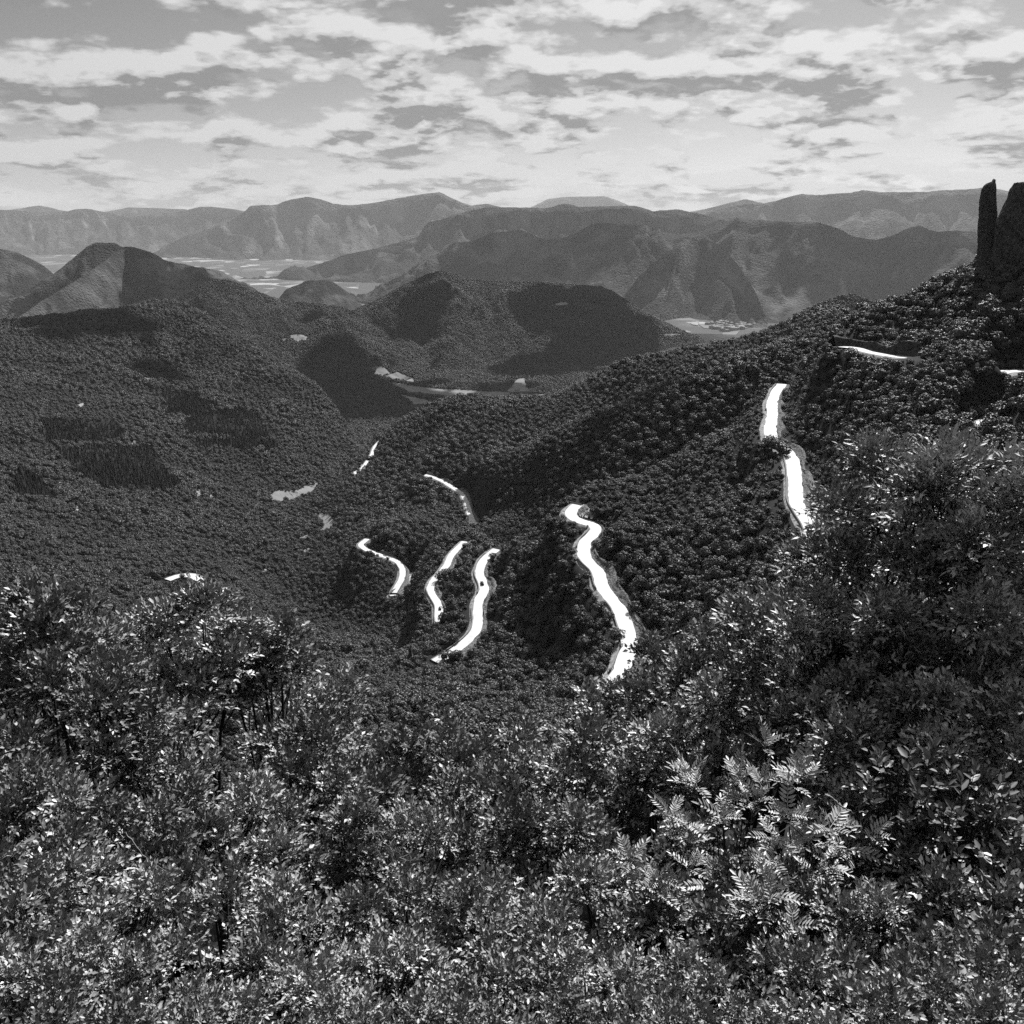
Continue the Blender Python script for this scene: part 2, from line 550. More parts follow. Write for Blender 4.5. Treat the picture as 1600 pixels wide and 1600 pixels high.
for nm, cr, r, mk, lb, kw in FAR:
    mountain(nm, cr, r, M[mk], lb, **kw)

# ------------------------------------------------------------------ the near combe: one terrain surface
ROADS = {   # centre lines on the photograph (px, py) with the height of the road; hidden ends run on behind the trees
    'upper': (-67, -68, 7.0, [(1318, 543), (1326, 541), (1335, 543), (1350, 548), (1368, 552), (1390, 556), (1412, 558), (1432, 560)]),
    'bench': (-104, -116, 6.2, [(1222, 600), (1212, 612), (1206, 630), (1207, 650), (1203, 672), (1206, 690), (1224, 699), (1236, 712), (1241, 735), (1243, 762), (1243, 785), (1256, 806), (1270, 826), (1272, 855), (1262, 885)]),
    'middle': (-144, -158, 6.2, [(902, 789), (890, 797), (892, 808), (908, 816), (932, 820), (931, 832), (914, 845), (911, 864), (917, 878), (936, 892), (940, 915), (948, 928), (968, 950), (977, 975), (985, 1003), (976, 1035), (962, 1065)]),
    'lower': (-205, -214, 5.6, [(776, 858), (762, 868), (752, 880), (748, 896), (757, 915), (757, 925), (747, 938), (746, 956), (748, 975), (740, 992), (722, 1008), (702, 1022), (680, 1034)]),
    'hairpin': (-256, -268, 5.6, [(726, 846), (716, 856), (704, 868), (699, 882), (690, 895), (677, 906), (671, 920), (678, 933), (687, 947), (685, 963), (689, 985), (680, 1000), (664, 1008)]),
    'loop': (-312, -320, 5.6, [(574, 842), (562, 851), (570, 858), (590, 866), (610, 872), (622, 878), (630, 890), (628, 905), (620, 917), (612, 933), (625, 924), (636, 908), (645, 895)]),
    'side': (-296, -306, 5.6, [(664, 742), (676, 745), (692, 752), (708, 762), (722, 771), (729, 784), (733, 800), (739, 815), (752, 824)]),
    'valley': (-372, -382, 8.0, [(596, 688), (587, 697), (583, 708), (576, 720), (566, 733), (548, 742)]),
    'edge': (-79, -81, 6.0, [(1526, 668), (1534, 662), (1548, 656), (1565, 654), (1590, 656), (1615, 660)]),
    'wedge': (-68, -69, 6.0, [(1562, 583), (1572, 580), (1590, 579), (1615, 580)]),
    'left': (-262, -262, 7.0, [(262, 906), (276, 900), (292, 898), (306, 900), (314, 908)]),
}


def road_points(key):
    z0, z1, w, pts = ROADS[key]
    p = np.array(pts, float)
    z = np.linspace(z0, z1, len(p))
    P = at_z(p[:, 0], p[:, 1], z)
    # smooth curve through the points
    d = np.concatenate([[0], np.cumsum(np.linalg.norm(np.diff(P, axis=0), axis=1))])
    n = max(8, int(d[-1] / 2.5))
    s = np.linspace(0, d[-1], n)
    Q = np.stack([np.interp(s, d, P[:, k]) for k in range(3)], -1)
    for _ in range(4):
        Q[1:-1] = 0.25 * Q[:-2] + 0.5 * Q[1:-1] + 0.25 * Q[2:]
    return Q, w


ROADP = {k: road_points(k) for k in ROADS}

CTRL = [  # px, py, range of what is seen there
    # right flank above the roads
    (1620, 385, 545), (1560, 408, 560), (1525, 412, 565), (1485, 435, 570), (1440, 466, 575), (1385, 503, 595), (1345, 522, 612),
    (1560, 470, 500), (1500, 500, 510), (1440, 520, 515), (1400, 535, 508), (1480, 545, 465), (1560, 560, 410), (1640, 560, 380),
    (1400, 600, 430), (1380, 570, 452), (1420, 574, 440), (1350, 562, 468), (1450, 580, 430), (1500, 640, 390), (1300, 590, 485), (1300, 650, 445), (1260, 620, 490), (1400, 680, 365), (1300, 720, 385), (1560, 720, 320), (1640, 720, 300),
    (1400, 760, 318), (1300, 800, 325), (1400, 850, 270), (1560, 850, 250), (1640, 900, 220),
    # between the bench road and the middle road
    (1150, 690, 500), (1150, 760, 430), (1100, 700, 520), (1050, 730, 485), (1000, 790, 440), (1100, 830, 370), (1180, 830, 340), (1050, 870, 365), (1130, 940, 300), (1200, 940, 275),
    (1050, 990, 310), (1150, 1040, 240), (1250, 1000, 225), (960, 760, 470), (1300, 900, 260),
    # below the middle road down to the hairpins
    (850, 830, 462), (850, 900, 410), (900, 950, 365), (820, 960, 410), (850, 1010, 360), (900, 1060, 300), (950, 1100, 255), (800, 870, 470), (730, 900, 515), (790, 1020, 370), (700, 960, 545), (720, 930, 520),
    (640, 960, 630), (600, 970, 680), (650, 1010, 560), (600, 990, 640), (720, 1060, 400), (800, 1080, 320), (870, 1110, 260), (660, 1090, 300), (760, 1120, 235),
    # knoll inside the loop and the gully beyond
    (600, 842, 800), (640, 850, 790), (565, 880, 770), (540, 920, 800), (590, 910, 730), (660, 880, 690), (600, 805, 985), (650, 790, 950), (700, 800, 880), (680, 840, 760), (740, 840, 700),
    (560, 770, 1110), (620, 760, 1060), (640, 720, 1130), (700, 705, 1040), (700, 770, 930), (650, 790, 950),
    # the shaded near face of the second spur and its sharp crest
    (780, 812, 760), (800, 800, 790), (760, 790, 850), (830, 785, 772), (860, 765, 760), (900, 748, 745), (950, 730, 730), (1020, 700, 720), (1080, 665, 720), (1150, 640, 730), (1210, 600, 760), (1250, 575, 790),
    (740, 738, 915), (770, 727, 885), (800, 715, 862), (830, 703, 835), (860, 690, 812), (905, 667, 798), (950, 645, 789), (1020, 610, 784), (1080, 583, 780), (1150, 560, 790), (1210, 543, 810), (1260, 530, 830), (1320, 505, 900), (1290, 520, 850),
    # the rounded lit lobe behind it, up to the skyline crest
    (850, 655, 1000), (760, 655, 1100), (680, 670, 1180), (940, 612, 1010), (780, 690, 1000), (1050, 575, 960),
    (1300, 494, 1080), (1240, 508, 1060), (1170, 527, 1030), (1110, 547, 1010), (1040, 560, 1020), (970, 573, 1030), (930, 592, 1050), (890, 612, 1080), (860, 624, 1110), (800, 625, 1160), (740, 622, 1210), (690, 628, 1250), (650, 648, 1300), (610, 675, 1340), (590, 692, 1370), (560, 712, 1420),
    # valley bottom and the left slope
    (545, 718, 1520), (520, 740, 1420), (500, 770, 1280), (480, 800, 1180), (470, 830, 1100), (450, 870, 1000), (430, 900, 930), (500, 900, 850), (540, 960, 730), (460, 950, 800), (520, 1000, 630), (420, 850, 980), (400, 800, 1120), (420, 750, 1300),
    (24, 506, 2050), (-60, 515, 2000), (80, 494, 2100), (140, 488, 2150), (200, 480, 2180), (270, 475, 2200), (310, 490, 2150), (350, 512, 2080), (390, 538, 2000), (430, 565, 1930), (470, 590, 1880), (505, 615, 1830), (530, 645, 1760), (542, 680, 1650),
    (24, 560, 1650), (150, 550, 1800), (300, 570, 1820), (400, 620, 1650), (480, 660, 1600), (500, 700, 1500), (24, 650, 1280), (150, 650, 1380), (300, 660, 1430), (400, 700, 1380), (-60, 650, 1250),
    (24, 750, 980), (150, 750, 1080), (300, 760, 1150), (-60, 780, 900), (60, 850, 730), (200, 850, 820), (330, 850, 900), (350, 900, 780), (60, 900, 600), (200, 920, 600), (300, 960, 560), (400, 960, 680), (400, 1020, 480), (500, 1050, 430), (300, 1020, 430), (150, 1000, 430), (24, 980, 430), (-60, 950, 430),
    (580, 1060, 400), (560, 1100, 270), (450, 1100, 290), (300, 1100, 260), (100, 1100, 250), (620, 1040, 470),
]
HID = [   # behind the crests, never in view: px, range, z
    (1250, 620, -140), (1150, 620, -185), (1050, 600, -205), (950, 580, -215), (880, 560, -235), (820, 570, -258), (770, 590, -272), (1320, 640, -115), (1400, 680, -110), (1500, 690, -80), (1600, 690, -65), (1650, 900, -120),
    (1000, 640, -222), (1100, 640, -195), (900, 640, -240), (1400, 900, -150), (860, 900, -235), (950, 880, -210), (1050, 870, -180), (1150, 880, -165), (800, 950, -265),
    (1300, 1350, -300), (1000, 1300, -300), (800, 1400, -340), (1150, 1300, -280), (1300, 1600, -370), (1150, 1500, -350), (1000, 1500, -360), (850, 1550, -400), (700, 1600, -440), (600, 1620, -445), (1450, 1400, -250), (1600, 1400, -220), (1650, 1200, -150),
    (1300, 2000, -520), (1000, 2000, -540), (700, 2000, -510), (580, 2000, -500), (1650, 2000, -420), (850, 2500, -560), (1200, 2500, -600), (600, 2500, -545), (1600, 2500, -600),
    (24, 2500, -360), (270, 2600, -380), (400, 2400, -420), (480, 2200, -470), (-60, 2500, -360), (540, 1900, -470), (550, 1700, -440),
    # the slope below the viewpoint
    (800, 3, -4.2), (-200, 3, -4.2), (1800, 3, -4.2), (800, 6, -8.0), (300, 6, -8.2), (1300, 6, -7.4), (800, 12, -12.2), (300, 12, -12.0), (1300, 12, -10.0), (1600, 12, -8.6), (0, 12, -11.5),
    (800, 25, -22), (300, 25, -21), (1300, 25, -19), (1600, 25, -16), (0, 25, -20), (800, 60, -50), (200, 60, -48), (1300, 60, -46), (1600, 60, -40), (800, 120, -92), (200, 120, -90), (1300, 120, -86), (1600, 120, -75), (-100, 120, -88), (-100, 60, -46), (1700, 200, -95),
    (800, 190, -133), (300, 190, -130), (1300, 190, -115), (1000, 190, -130),
]


def tps_setup():
    A, R, T = [], [], []
    c = np.array(CTRL, float)
    a, t = pix_dir(c[:, 0], c[:, 1])
    A.append(a); R.append(c[:, 2]); T.append(t)
    h = np.array(HID, float)
    A.append(np.arctan2((h[:, 0] - 800) / FPX, CP)); R.append(h[:, 1]); T.append(-h[:, 2] / h[:, 1])
    for k in ROADP:
        if k in ('left',):
            continue
        Q = ROADP[k][0][::7]
        r = np.hypot(Q[:, 0], Q[:, 1])
        A.append(np.arctan2(Q[:, 0], Q[:, 1])); R.append(r); T.append(-Q[:, 2] / r)
    A, R, T = map(np.concatenate, (A, R, T))
    P = np.stack([A, np.log(R) * 0.42], -1)
    n = len(P)
    d2 = ((P[:, None] - P[None]) ** 2).sum(-1)
    K = 0.5 * d2 * np.log(d2 + 1e-12)
    K[np.arange(n), np.arange(n)] = 2e-4
    B = np.concatenate([np.ones((n, 1)), P], 1)
    S = np.zeros((n + 3, n + 3))
    S[:n, :n] = K; S[:n, n:] = B; S[n:, :n] = B.T
    w = np.linalg.solve(S, np.concatenate([T, np.zeros(3)]))
    return P, w


TPS_P, TPS_W = tps_setup()


def tps(a, r):
    p = np.stack([a, np.log(r) * 0.42], -1)
    out = np.empty(len(p))
    for i in range(0, len(p), 40000):
        q = p[i:i + 40000]
        d2 = ((q[:, None] - TPS_P[None]) ** 2).sum(-1)
        out[i:i + 40000] = (0.5 * d2 * np.log(d2 + 1e-12)) @ TPS_W[:-3] + TPS_W[-3] + q @ TPS_W[-2:]
    return out


# polar grid: fine where the picture needs it
T_AZ = np.linspace(math.radians(-43), math.radians(43), 560)
T_R = np.concatenate([np.geomspace(1.2, 100, 46), np.arange(104, 230, 4.5), np.arange(231, 720, 2.2), np.arange(722, 1000, 4), np.arange(1005, 1700, 8), np.arange(1710, 2650, 16)])


def build_heights():
    # the spline is smooth: evaluate coarsely, then interpolate
    ca = np.linspace(T_AZ[0], T_AZ[-1], 160)
    cr = np.geomspace(T_R[0], T_R[-1], 330)
    A, R = np.meshgrid(ca, cr, indexing='ij')
    T = tps(A.ravel(), R.ravel()).reshape(A.shape)
    lr = np.log(cr)
    T1 = np.stack([np.interp(np.log(T_R), lr, row) for row in T])
    Tt = np.stack([np.interp(T_AZ, ca, T1[:, j]) for j in range(len(T_R))], 1)
    A, R = np.meshgrid(T_AZ, T_R, indexing='ij')
    X, Y = np.sin(A) * R, np.cos(A) * R
    Z = -Tt * R
    amp = np.clip((R - 60) / 400, 0, 1)
    Z += amp * (fbm(X / 90, Y / 90, 4, 31) * 5.0 + (ridged(X / 160, Y / 160, 3, 41) - 0.6) * 8 * np.clip((R - 900) / 500, 0, 1))
    # benches cut for the roads
    for k, (Q, w) in ROADP.items():
        lo, hi = Q[:, :2].min(0) - 30, Q[:, :2].max(0) + 30
        m = (X > lo[0]) & (X < hi[0]) & (Y > lo[1]) & (Y < hi[1])
        if not m.any():
            continue
        pts = np.stack([X[m], Y[m]], -1)
        d2 = ((pts[:, None] - Q[None, :, :2]) ** 2).sum(-1)
        j = d2.argmin(1)
        d = np.sqrt(d2[np.arange(len(j)), j])
        t = np.clip((d - w * 0.95) / 16, 0, 1)
        t = t * t * (3 - 2 * t)
        Z[m] = Z[m] * t + (Q[j, 2] - 0.9) * (1 - t)
    return A, R, X, Y, Z


TA, TR, TX, TY, TZ = build_heights()


def ground_z(x, y):
    x = np.asarray(x, float); y = np.asarray(y, float)
    a = np.arctan2(x, y); r = np.hypot(x, y)
    fi = np.clip((a - T_AZ[0]) / (T_AZ[1] - T_AZ[0]), 0, len(T_AZ) - 1.001)
    i = fi.astype(int); fi = fi - i
    j = np.clip(np.searchsorted(T_R, r) - 1, 0, len(T_R) - 2)
    fj = np.clip((r - T_R[j]) / (T_R[j + 1] - T_R[j]), 0, 1)
    return (TZ[i, j] * (1 - fi) + TZ[i + 1, j] * fi) * (1 - fj) + (TZ[i, j + 1] * (1 - fi) + TZ[i + 1, j + 1] * fi) * fj


def near_road(x, y):
    """distance to the nearest road centre line"""
    d = np.full(len(x), 1e9)
    P = np.stack([x, y], -1)
    for k, (Q, w) in ROADP.items():
        lo, hi = Q[:, :2].min(0) - 125, Q[:, :2].max(0) + 125
        m = (P[:, 0] > lo[0]) & (P[:, 0] < hi[0]) & (P[:, 1] > lo[1]) & (P[:, 1] < hi[1])
        if m.any():
            dd = np.sqrt(((P[m][:, None] - Q[None, :, :2]) ** 2).sum(-1)).min(1)
            d[m] = np.minimum(d[m], dd)  # metres
    return d


def raycast(px, py, r0=30, r1=2600, n=1400):
    """where a sight line meets the combe (first hit), or None"""
    a, t = pix_dir(px, py)
    r = np.geomspace(r0, r1, n)
    z = ground_z(np.sin(a) * r, np.cos(a) * r)
    k = np.nonzero(z > -t * r)[0]
    if len(k) == 0:
        return None
    rr = r[k[0]]
    return np.array([math.sin(a) * rr, math.cos(a) * rr, float(z[k[0]])])


terrain = mesh_obj('hillside', np.stack([TX, TY, TZ], -1).reshape(-1, 3), grid_faces(*TX.shape)[:, ::-1].copy(), M['soil'], smooth=True)
tag(terrain, 'steep wooded combe falling from the viewpoint to the valley', kind='structure')

# the mountainside goes on rising behind the viewpoint
def build_back_slope():
    xs = np.linspace(-500, 500, 80)
    ds = np.concatenate([[0, 0.6], np.geomspace(1.5, 420, 50)])
    X, D = np.meshgrid(xs, ds, indexing='ij')
    Y = -1.3 - D - 0.0006 * 0 * X
    Z = -1.75 + 0.04 * np.minimum(D, 7) + np.clip(D - 7, 0, None) * 0.95 + fbm(X / 40, D / 40, 4, 51) * np.clip(D - 7, 0, 30) * 0.3
    cl = np.clip((D - 110) / 25, 0, 1)
    Z += cl * cl * (3 - 2 * cl) * 130
    Z = np.minimum(Z, 780)
    Z += np.clip(np.abs(X) - 60, 0, None) * -0.05
    o = mesh_obj('hillside', np.stack([X, Y, Z], -1).reshape(-1, 3), grid_faces(*X.shape), M['soil'], smooth=True)
    tag(o, 'mountainside rising behind the viewpoint', kind='structure')


build_back_slope()

# hills that close the combe
HILL_E = mountain('hill', [(180, 500), (240, 480), (275, 468), (300, 455), (325, 442), (342, 437), (360, 440), (395, 455), (440, 470), (480, 474), (530, 480), (570, 492), (620, 520), (680, 560)], 3500, M['hill'], 'lit wooded hill behind the ridge on the left', seed=23, rough=0.14, zb=-560, lam=0.9, power=1.1, width=2.6, rows=60, du=2.4)
HILL_D = mountain('hill', [(470, 560), (520, 510), (560, 482), (590, 470), (620, 452), (650, 437), (672, 428), (690, 424), (705, 428), (735, 436), (770, 440), (800, 441), (830, 441), (860, 442), (900, 446), (940, 449), (960, 458), (985, 474), (1010, 490), (1050, 510), (1090, 527), (1110, 540), (1150, 575), (1200, 610)], 4200, M['hill'], 'dark cone-topped wooded hill in the centre under a cloud shadow', seed=24, rough=0.2, zb=-600, lam=0.8, power=1.05, width=3.0, rows=70, du=2.4)
HILL_P = mountain('hill', [(1170, 540), (1200, 520), (1236, 499), (1270, 480), (1300, 467), (1328, 461), (1350, 466), (1372, 476), (1390, 490), (1430, 530)], 2750, M['hill'], 'low dark wooded hill behind the upper road', seed=25, rough=0.1, zb=-560, power=1.2, width=1.8, rows=40, du=2.4)


# the floor of the side valley between the combe and the central hill
SIDE_Z = -568.0


def build_side_valley():
    aa = np.linspace(math.radians(-30), math.radians(30), 90)
    rr = np.linspace(2150, 4500, 60)
    A, R = np.meshgrid(aa, rr, indexing='ij')
    X, Y = np.sin(A) * R, np.cos(A) * R
    Z = np.full_like(R, SIDE_Z) + fbm(X / 300, Y / 300, 3, 5) * 1.5
    o = mesh_obj('terrain', np.stack([X, Y, Z], -1).reshape(-1, 3), grid_faces(90, 60)[:, ::-1].copy(), M['hill'], smooth=True)
    tag(o, 'wooded floor of the side valley', kind='structure')
    return o


SIDE_FLOOR = build_side_valley()

# ------------------------------------------------------------------ the air: pale haze from the ground to just above the highest peak
def build_haze():
    b = 60500.0
    z0, z1 = VZ - 1.0, 900.0
    V = [(x, y, z) for z in (z0, z1) for y in (-b, b) for x in (-b, b)]
    F = [(0, 2, 3, 1), (4, 5, 7, 6), (0, 1, 5, 4), (2, 6, 7, 3), (0, 4, 6, 2), (1, 3, 7, 5)]
    m = bpy.data.materials.new('haze_air')
    m.use_nodes = True
    t = m.node_tree
    t.nodes.clear()
    o = N(t, 'ShaderNodeOutputMaterial')
    v = N(t, 'ShaderNodeVolumePrincipled')
    v.inputs['Color'].default_value = (0.97, 0.97, 0.97, 1)
    v.inputs['Density'].default_value = 1.7e-5
    v.inputs['Anisotropy'].default_value = 0.0
    t.links.new(v.outputs[0], o.inputs['Volume'])
    ob = mesh_obj('haze', V, F, m)
    tag(ob, 'pale summer haze filling the valleys', kind='stuff')


build_haze()


# ------------------------------------------------------------------ roads, verges, cuttings and parapet walls
def frame_of(Q):
    t = np.gradient(Q, axis=0)
    t[:, 2] = 0
    t /= np.linalg.norm(t, axis=1, keepdims=True) + 1e-9
    return t, np.stack([t[:, 1], -t[:, 0], np.zeros(len(t))], -1)      # tangent, right-hand side


ROAD_LABEL = {'upper': 'highest bright road stretch under its dark cutting below the pinnacle', 'bench': 'long bright road stretch on the right flank', 'middle': 'widest winding bright road stretch in the centre of the slope',
              'lower': 'winding bright road with a parapet below the central stretch', 'hairpin': 'narrow bright road left of the parapet road', 'loop': 'bright hairpin loop round the low knoll', 'side': 'thin bright road crossing the shaded second spur',
              'valley': 'small bright bit of road in the valley notch', 'edge': 'pale road bend with a wall at the right edge above the tall bushes', 'wedge': 'small pale wedge of road at the right edge', 'left': 'bright road bend showing above the left bushes'}
UPHILL = {}


def strip(name, Q, side, offs, dz, mat, drape=None, label=None, parent=None):
    """a ribbon along a road; offs = offsets to the right (m), dz = height over the road"""
    V = np.stack([Q + side * o + np.array([0, 0, h]) for o, h in zip(offs, dz)], 1)
    if drape is not None:
        for k, f in enumerate(drape):
            if f is not None:
                V[:, k, 2] = ground_z(V[:, k, 0], V[:, k, 1]) + f
    n = len(Q)
    ob = mesh_obj(name, V.reshape(-1, 3), grid_faces(n, len(offs))[:, ::-1].copy() if offs[0] < offs[-1] else grid_faces(n, len(offs)), mat)
    if parent is None and label:
        tag(ob, label, kind='structure')
    return ob


def parapet(Q, side, off, label):
    """low stone wall in lengths along the outer edge of a road"""
    n = len(Q)
    prof = [(-0.3, -0.6), (-0.3, 0.75), (-0.18, 0.85), (0.18, 0.85), (0.3, 0.75), (0.3, -0.6)]
    V = np.stack([Q + side * (off + o) + np.array([0, 0, h]) for o, h in prof], 1)
    F = [tuple(f) for f in grid_faces(n, len(prof))]
    k = len(prof)
    F += [tuple(range(k)), tuple(range((n - 1) * k, n * k))[::-1]]
    ob = mesh_obj('parapet_wall', V.reshape(-1, 3), F, M['parapet'])
    tag(ob, label, 'wall', 'low walls along the outer road edges')


def build_roads():
    rs = np.random.default_rng(5)
    for k, (Q, w) in ROADP.items():
        t, sd = frame_of(Q)
        up = ground_z(*(Q + sd * 22)[:, :2].T) - ground_z(*(Q - sd * 22)[:, :2].T)
        sg = 1.0 if np.median(up) > 0 else -1.0
        sd = sd * sg                                     # now points uphill
        UPHILL[k] = sd
        h = w / 2
        wob = fbm(np.arange(len(Q)) / 5.0, np.zeros(len(Q)), 3, 3)[:, None]
        e1 = 0.45 * fbm(np.arange(len(Q)) / 2.0, np.zeros(len(Q)), 3, 13)[:, None]
        e2 = 0.6 * fbm(np.arange(len(Q)) / 1.6, np.ones(len(Q)), 3, 14)[:, None]
        V = np.stack([Q + sd * (-h + e1), Q + sd * (-h * .4) + [0, 0, .06], Q + sd * (h * .4) + [0, 0, .06], Q + sd * (h + e2)], 1)
        tag(mesh_obj('road', V.reshape(-1, 3), grid_faces(len(Q), 4), M['road']), ROAD_LABEL[k], kind='structure')
        # chalky shoulders
        o1 = np.array([-h - 2.6, -h - 1.0, -h + 0.05])
        V = np.stack([Q + sd * (o1[0] + wob * 1.2) + [0, 0, -1.2], Q + sd * o1[1] + [0, 0, -0.1], Q + sd * o1[2] + [0, 0, -0.02]], 1)
        ob = mesh_obj('road_verge', V.reshape(-1, 3), grid_faces(len(Q), 3), M['verge'])
        tag(ob, 'gravelly outer shoulder of the ' + ROAD_LABEL[k], kind='structure')
        # cutting on the uphill side: ragged bank of bare rock
        wid = 0.2 + 3.4 * np.clip(vnoise(np.arange(len(Q)) / 7.0, np.full(len(Q), ord(k[0])), 8) * 2.2 - 0.7, 0, 1)
        if k == 'upper':
            wid = 2.5 + 5.0 * vnoise(np.arange(len(Q)) / 4.0, np.zeros(len(Q)), 2)
        if k in ('edge', 'wedge', 'left', 'valley'):
            wid = wid * 0.3
        cols = [Q + sd * (h - 0.05) + [0, 0, -0.03]]
        for j in range(1, 6):
            f = j / 5
            p = Q + sd * (h + 0.6 + wid[:, None] * f * (0.75 if k != 'upper' else 0.35))
            hgt = wid * f * (0.75 if k != 'upper' else 1.1) + 0.5 * (vnoise(np.arange(len(Q)) / 1.7, np.full(len(Q), j * 2.0), 4) - 0.5)
            p = p + np.stack([hgt * 0, hgt * 0, hgt], -1) + sd * (0.8 * (rs.random((len(Q), 1)) - 0.5))
            cols.append(p)
        cols.append(Q + sd * (h + 3.0 + wid[:, None]) + np.stack([wid * 0, wid * 0, wid * 0 - 1.5], -1))
        V = np.stack(cols, 1)
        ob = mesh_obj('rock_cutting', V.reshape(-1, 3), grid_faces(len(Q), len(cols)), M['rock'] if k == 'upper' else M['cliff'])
        tag(ob, 'ragged rock cutting above the ' + ROAD_LABEL[k], kind='structure')
        if k in ('bench', 'middle', 'lower', 'hairpin', 'loop'):
            cuts = {'bench': [(2, 34, 'pale low wall beside the upper part of the long right road'), (62, 118, 'pale low wall beside the lower part of the long right road')],
                    'middle': [(30, 62, 'pale low wall on the upper bends of the widest road'), (70, 104, 'pale low wall in the middle of the widest road'), (112, 170, 'long pale low wall at the near end of the widest road')],
                    'lower': [(6, 44, 'pale low wall round the upper bend of the parapet road'), (52, 86, 'pale low wall round the lower bend of the parapet road')],
                    'hairpin': [(40, 74, 'pale low wall on the narrow road left of the parapet road')],
                    'loop': [(24, 60, 'pale low wall on the hairpin loop round the knoll')]}[k]
            n = len(Q)
            tot = max(c[1] for c in cuts)
            for a, b, lb in cuts:
                i0, i1 = int(a / 175 * n if k == 'middle' else a / (tot + 6) * n), int(b / 175 * n if k == 'middle' else b / (tot + 6) * n)
                parapet(Q[i0:i1], sd[i0:i1], -h - 0.5, lb)


build_roads()


# ------------------------------------------------------------------ trees of the woods
def kite_cards(P, Nn, L, W, rs, twist=True):
    """leaf-clump cards: folded quads at P facing Nn; returns verts (n*4), faces (n*2 tris as quads)"""
    n = len(P)
    r = rs.normal(size=(n, 3))
    T = np.cross(Nn, r)
    T /= np.linalg.norm(T, axis=1, keepdims=True) + 1e-9
    B = np.cross(Nn, T)
    L = np.broadcast_to(L, (n,))[:, None]
    W = np.broadcast_to(W, (n,))[:, None]
    V = np.stack([P - T * L * .5, P + B * W * .5 + Nn * L * .14, P + T * L * .5, P - B * W * .5 + Nn * L * .10], 1)
    F = (np.arange(n)[:, None] * 4 + np.arange(4)[None]).astype(np.int32)
    return V.reshape(-1, 3), F


def ico(sub):
    import bmesh
    bm = bmesh.new()
    bmesh.ops.create_icosphere(bm, subdivisions=sub, radius=1.0)
    V = np.array([v.co[:] for v in bm.verts])
    F = np.array([[v.index for v in f.verts] for f in bm.faces])
    bm.free()
    return V, F


def tube(pts, rad, k=5):
    """tapered tube through points"""
    pts = np.asarray(pts, float)
    t = np.gradient(pts, axis=0)
    t /= np.linalg.norm(t, axis=1, keepdims=True) + 1e-9
    ref = np.array([0.3, 0.9, 0.2])
    a = np.cross(t, ref)
    a /= np.linalg.norm(a, axis=1, keepdims=True) + 1e-9
    b = np.cross(t, a)
    ang = np.arange(k) * 2 * math.pi / k
    V = pts[:, None] + (a[:, None] * np.cos(ang)[None, :, None] + b[:, None] * np.sin(ang)[None, :, None]) * np.asarray(rad, float)[:, None, None]
    F = []
    n = len(pts)
    for i in range(n - 1):
        for j in range(k):
            F.append((i * k + j, i * k + (j + 1) % k, (i + 1) * k + (j + 1) % k, (i + 1) * k + j))
    return V.reshape(-1, 3), np.array(F)


def join(parts):
    Vs, Fs, o = [], [], 0
    for V, F in parts:
        Vs.append(V); Fs.append(np.asarray(F) + o); o += len(V)
    return np.concatenate(Vs), np.concatenate(Fs)


def crown_mesh(name, seed, cards, size, mat, wid=3.3, hgt=3.0, zc=3.9, lobes=15):
    """a broadleaf crown about 6.5 m wide: leaf clumps over uneven lobes round a dark heart"""
    rs = np.random.default_rng(seed)
    c, rad = [], []
    for i in range(lobes):
        ph = i * 2.399963 + rs.normal() * 0.3
        zz = 0.95 - 1.25 * (i + 0.5) / lobes + rs.normal() * 0.06
        q = math.sqrt(max(0.03, 1 - min(zz * zz, 0.97)))
        k = rs.uniform(0.52, 0.80)
        c.append((q * math.cos(ph) * wid * k, q * math.sin(ph) * wid * k, zc + zz * hgt * k))
        rad.append(rs.uniform(0.26, 0.46) * wid)
    c, rad = np.array(c), np.array(rad)
    Vi, Fi = ico(2)
    core = Vi * np.array([wid, wid, hgt]) * 0.62 * (1 + 0.25 * fbm(Vi[:, :1] * 2 + Vi[:, 2:] * 3, Vi[:, 1:2] * 2, 2, seed)) + [0, 0, zc - 0.3]
    li = rs.integers(0, lobes, cards * 2)
    d = rs.normal(size=(cards * 2, 3))
    d[:, 2] = np.where(d[:, 2] < -0.35, -d[:, 2], d[:, 2])
    d /= np.linalg.norm(d, axis=1, keepdims=True)
    P = c[li] + d * (rad[li] * rs.uniform(0.82, 1.06, cards * 2))[:, None]
    inside = np.zeros(len(P), bool)
    for j in range(lobes):
        inside |= (np.linalg.norm(P - c[j], axis=1) < rad[j] * 0.78) & (li != j)
    keep = np.nonzero(~inside)[0][:cards]
    P, d = P[keep], d[keep]
    nn = d + rs.normal(size=d.shape) * 0.32 + [0, 0, 0.2]
    nn /= np.linalg.norm(nn, axis=1, keepdims=True)
    Vc, Fc = kite_cards(P, nn, size * rs.uniform(0.7, 1.3, len(P)), size * 0.8, rs)
    F3 = np.concatenate([Fi, ])
    tri = np.concatenate([Fc[:, [0, 1, 2]], Fc[:, [0, 2, 3]]])
    V, F = join([(core, F3), (Vc, tri)])
    ob = mesh_obj(name, V, F, mat)
    lobe_tone = rs.uniform(0, 1, lobes)
    tone = np.concatenate([np.full(len(core), 0.4), np.repeat(np.clip(0.55 * lobe_tone[li[keep]] + 0.55 * rs.random(len(keep)), 0, 1), 4)])
    vattr(ob, 'tone', tone)
    return ob


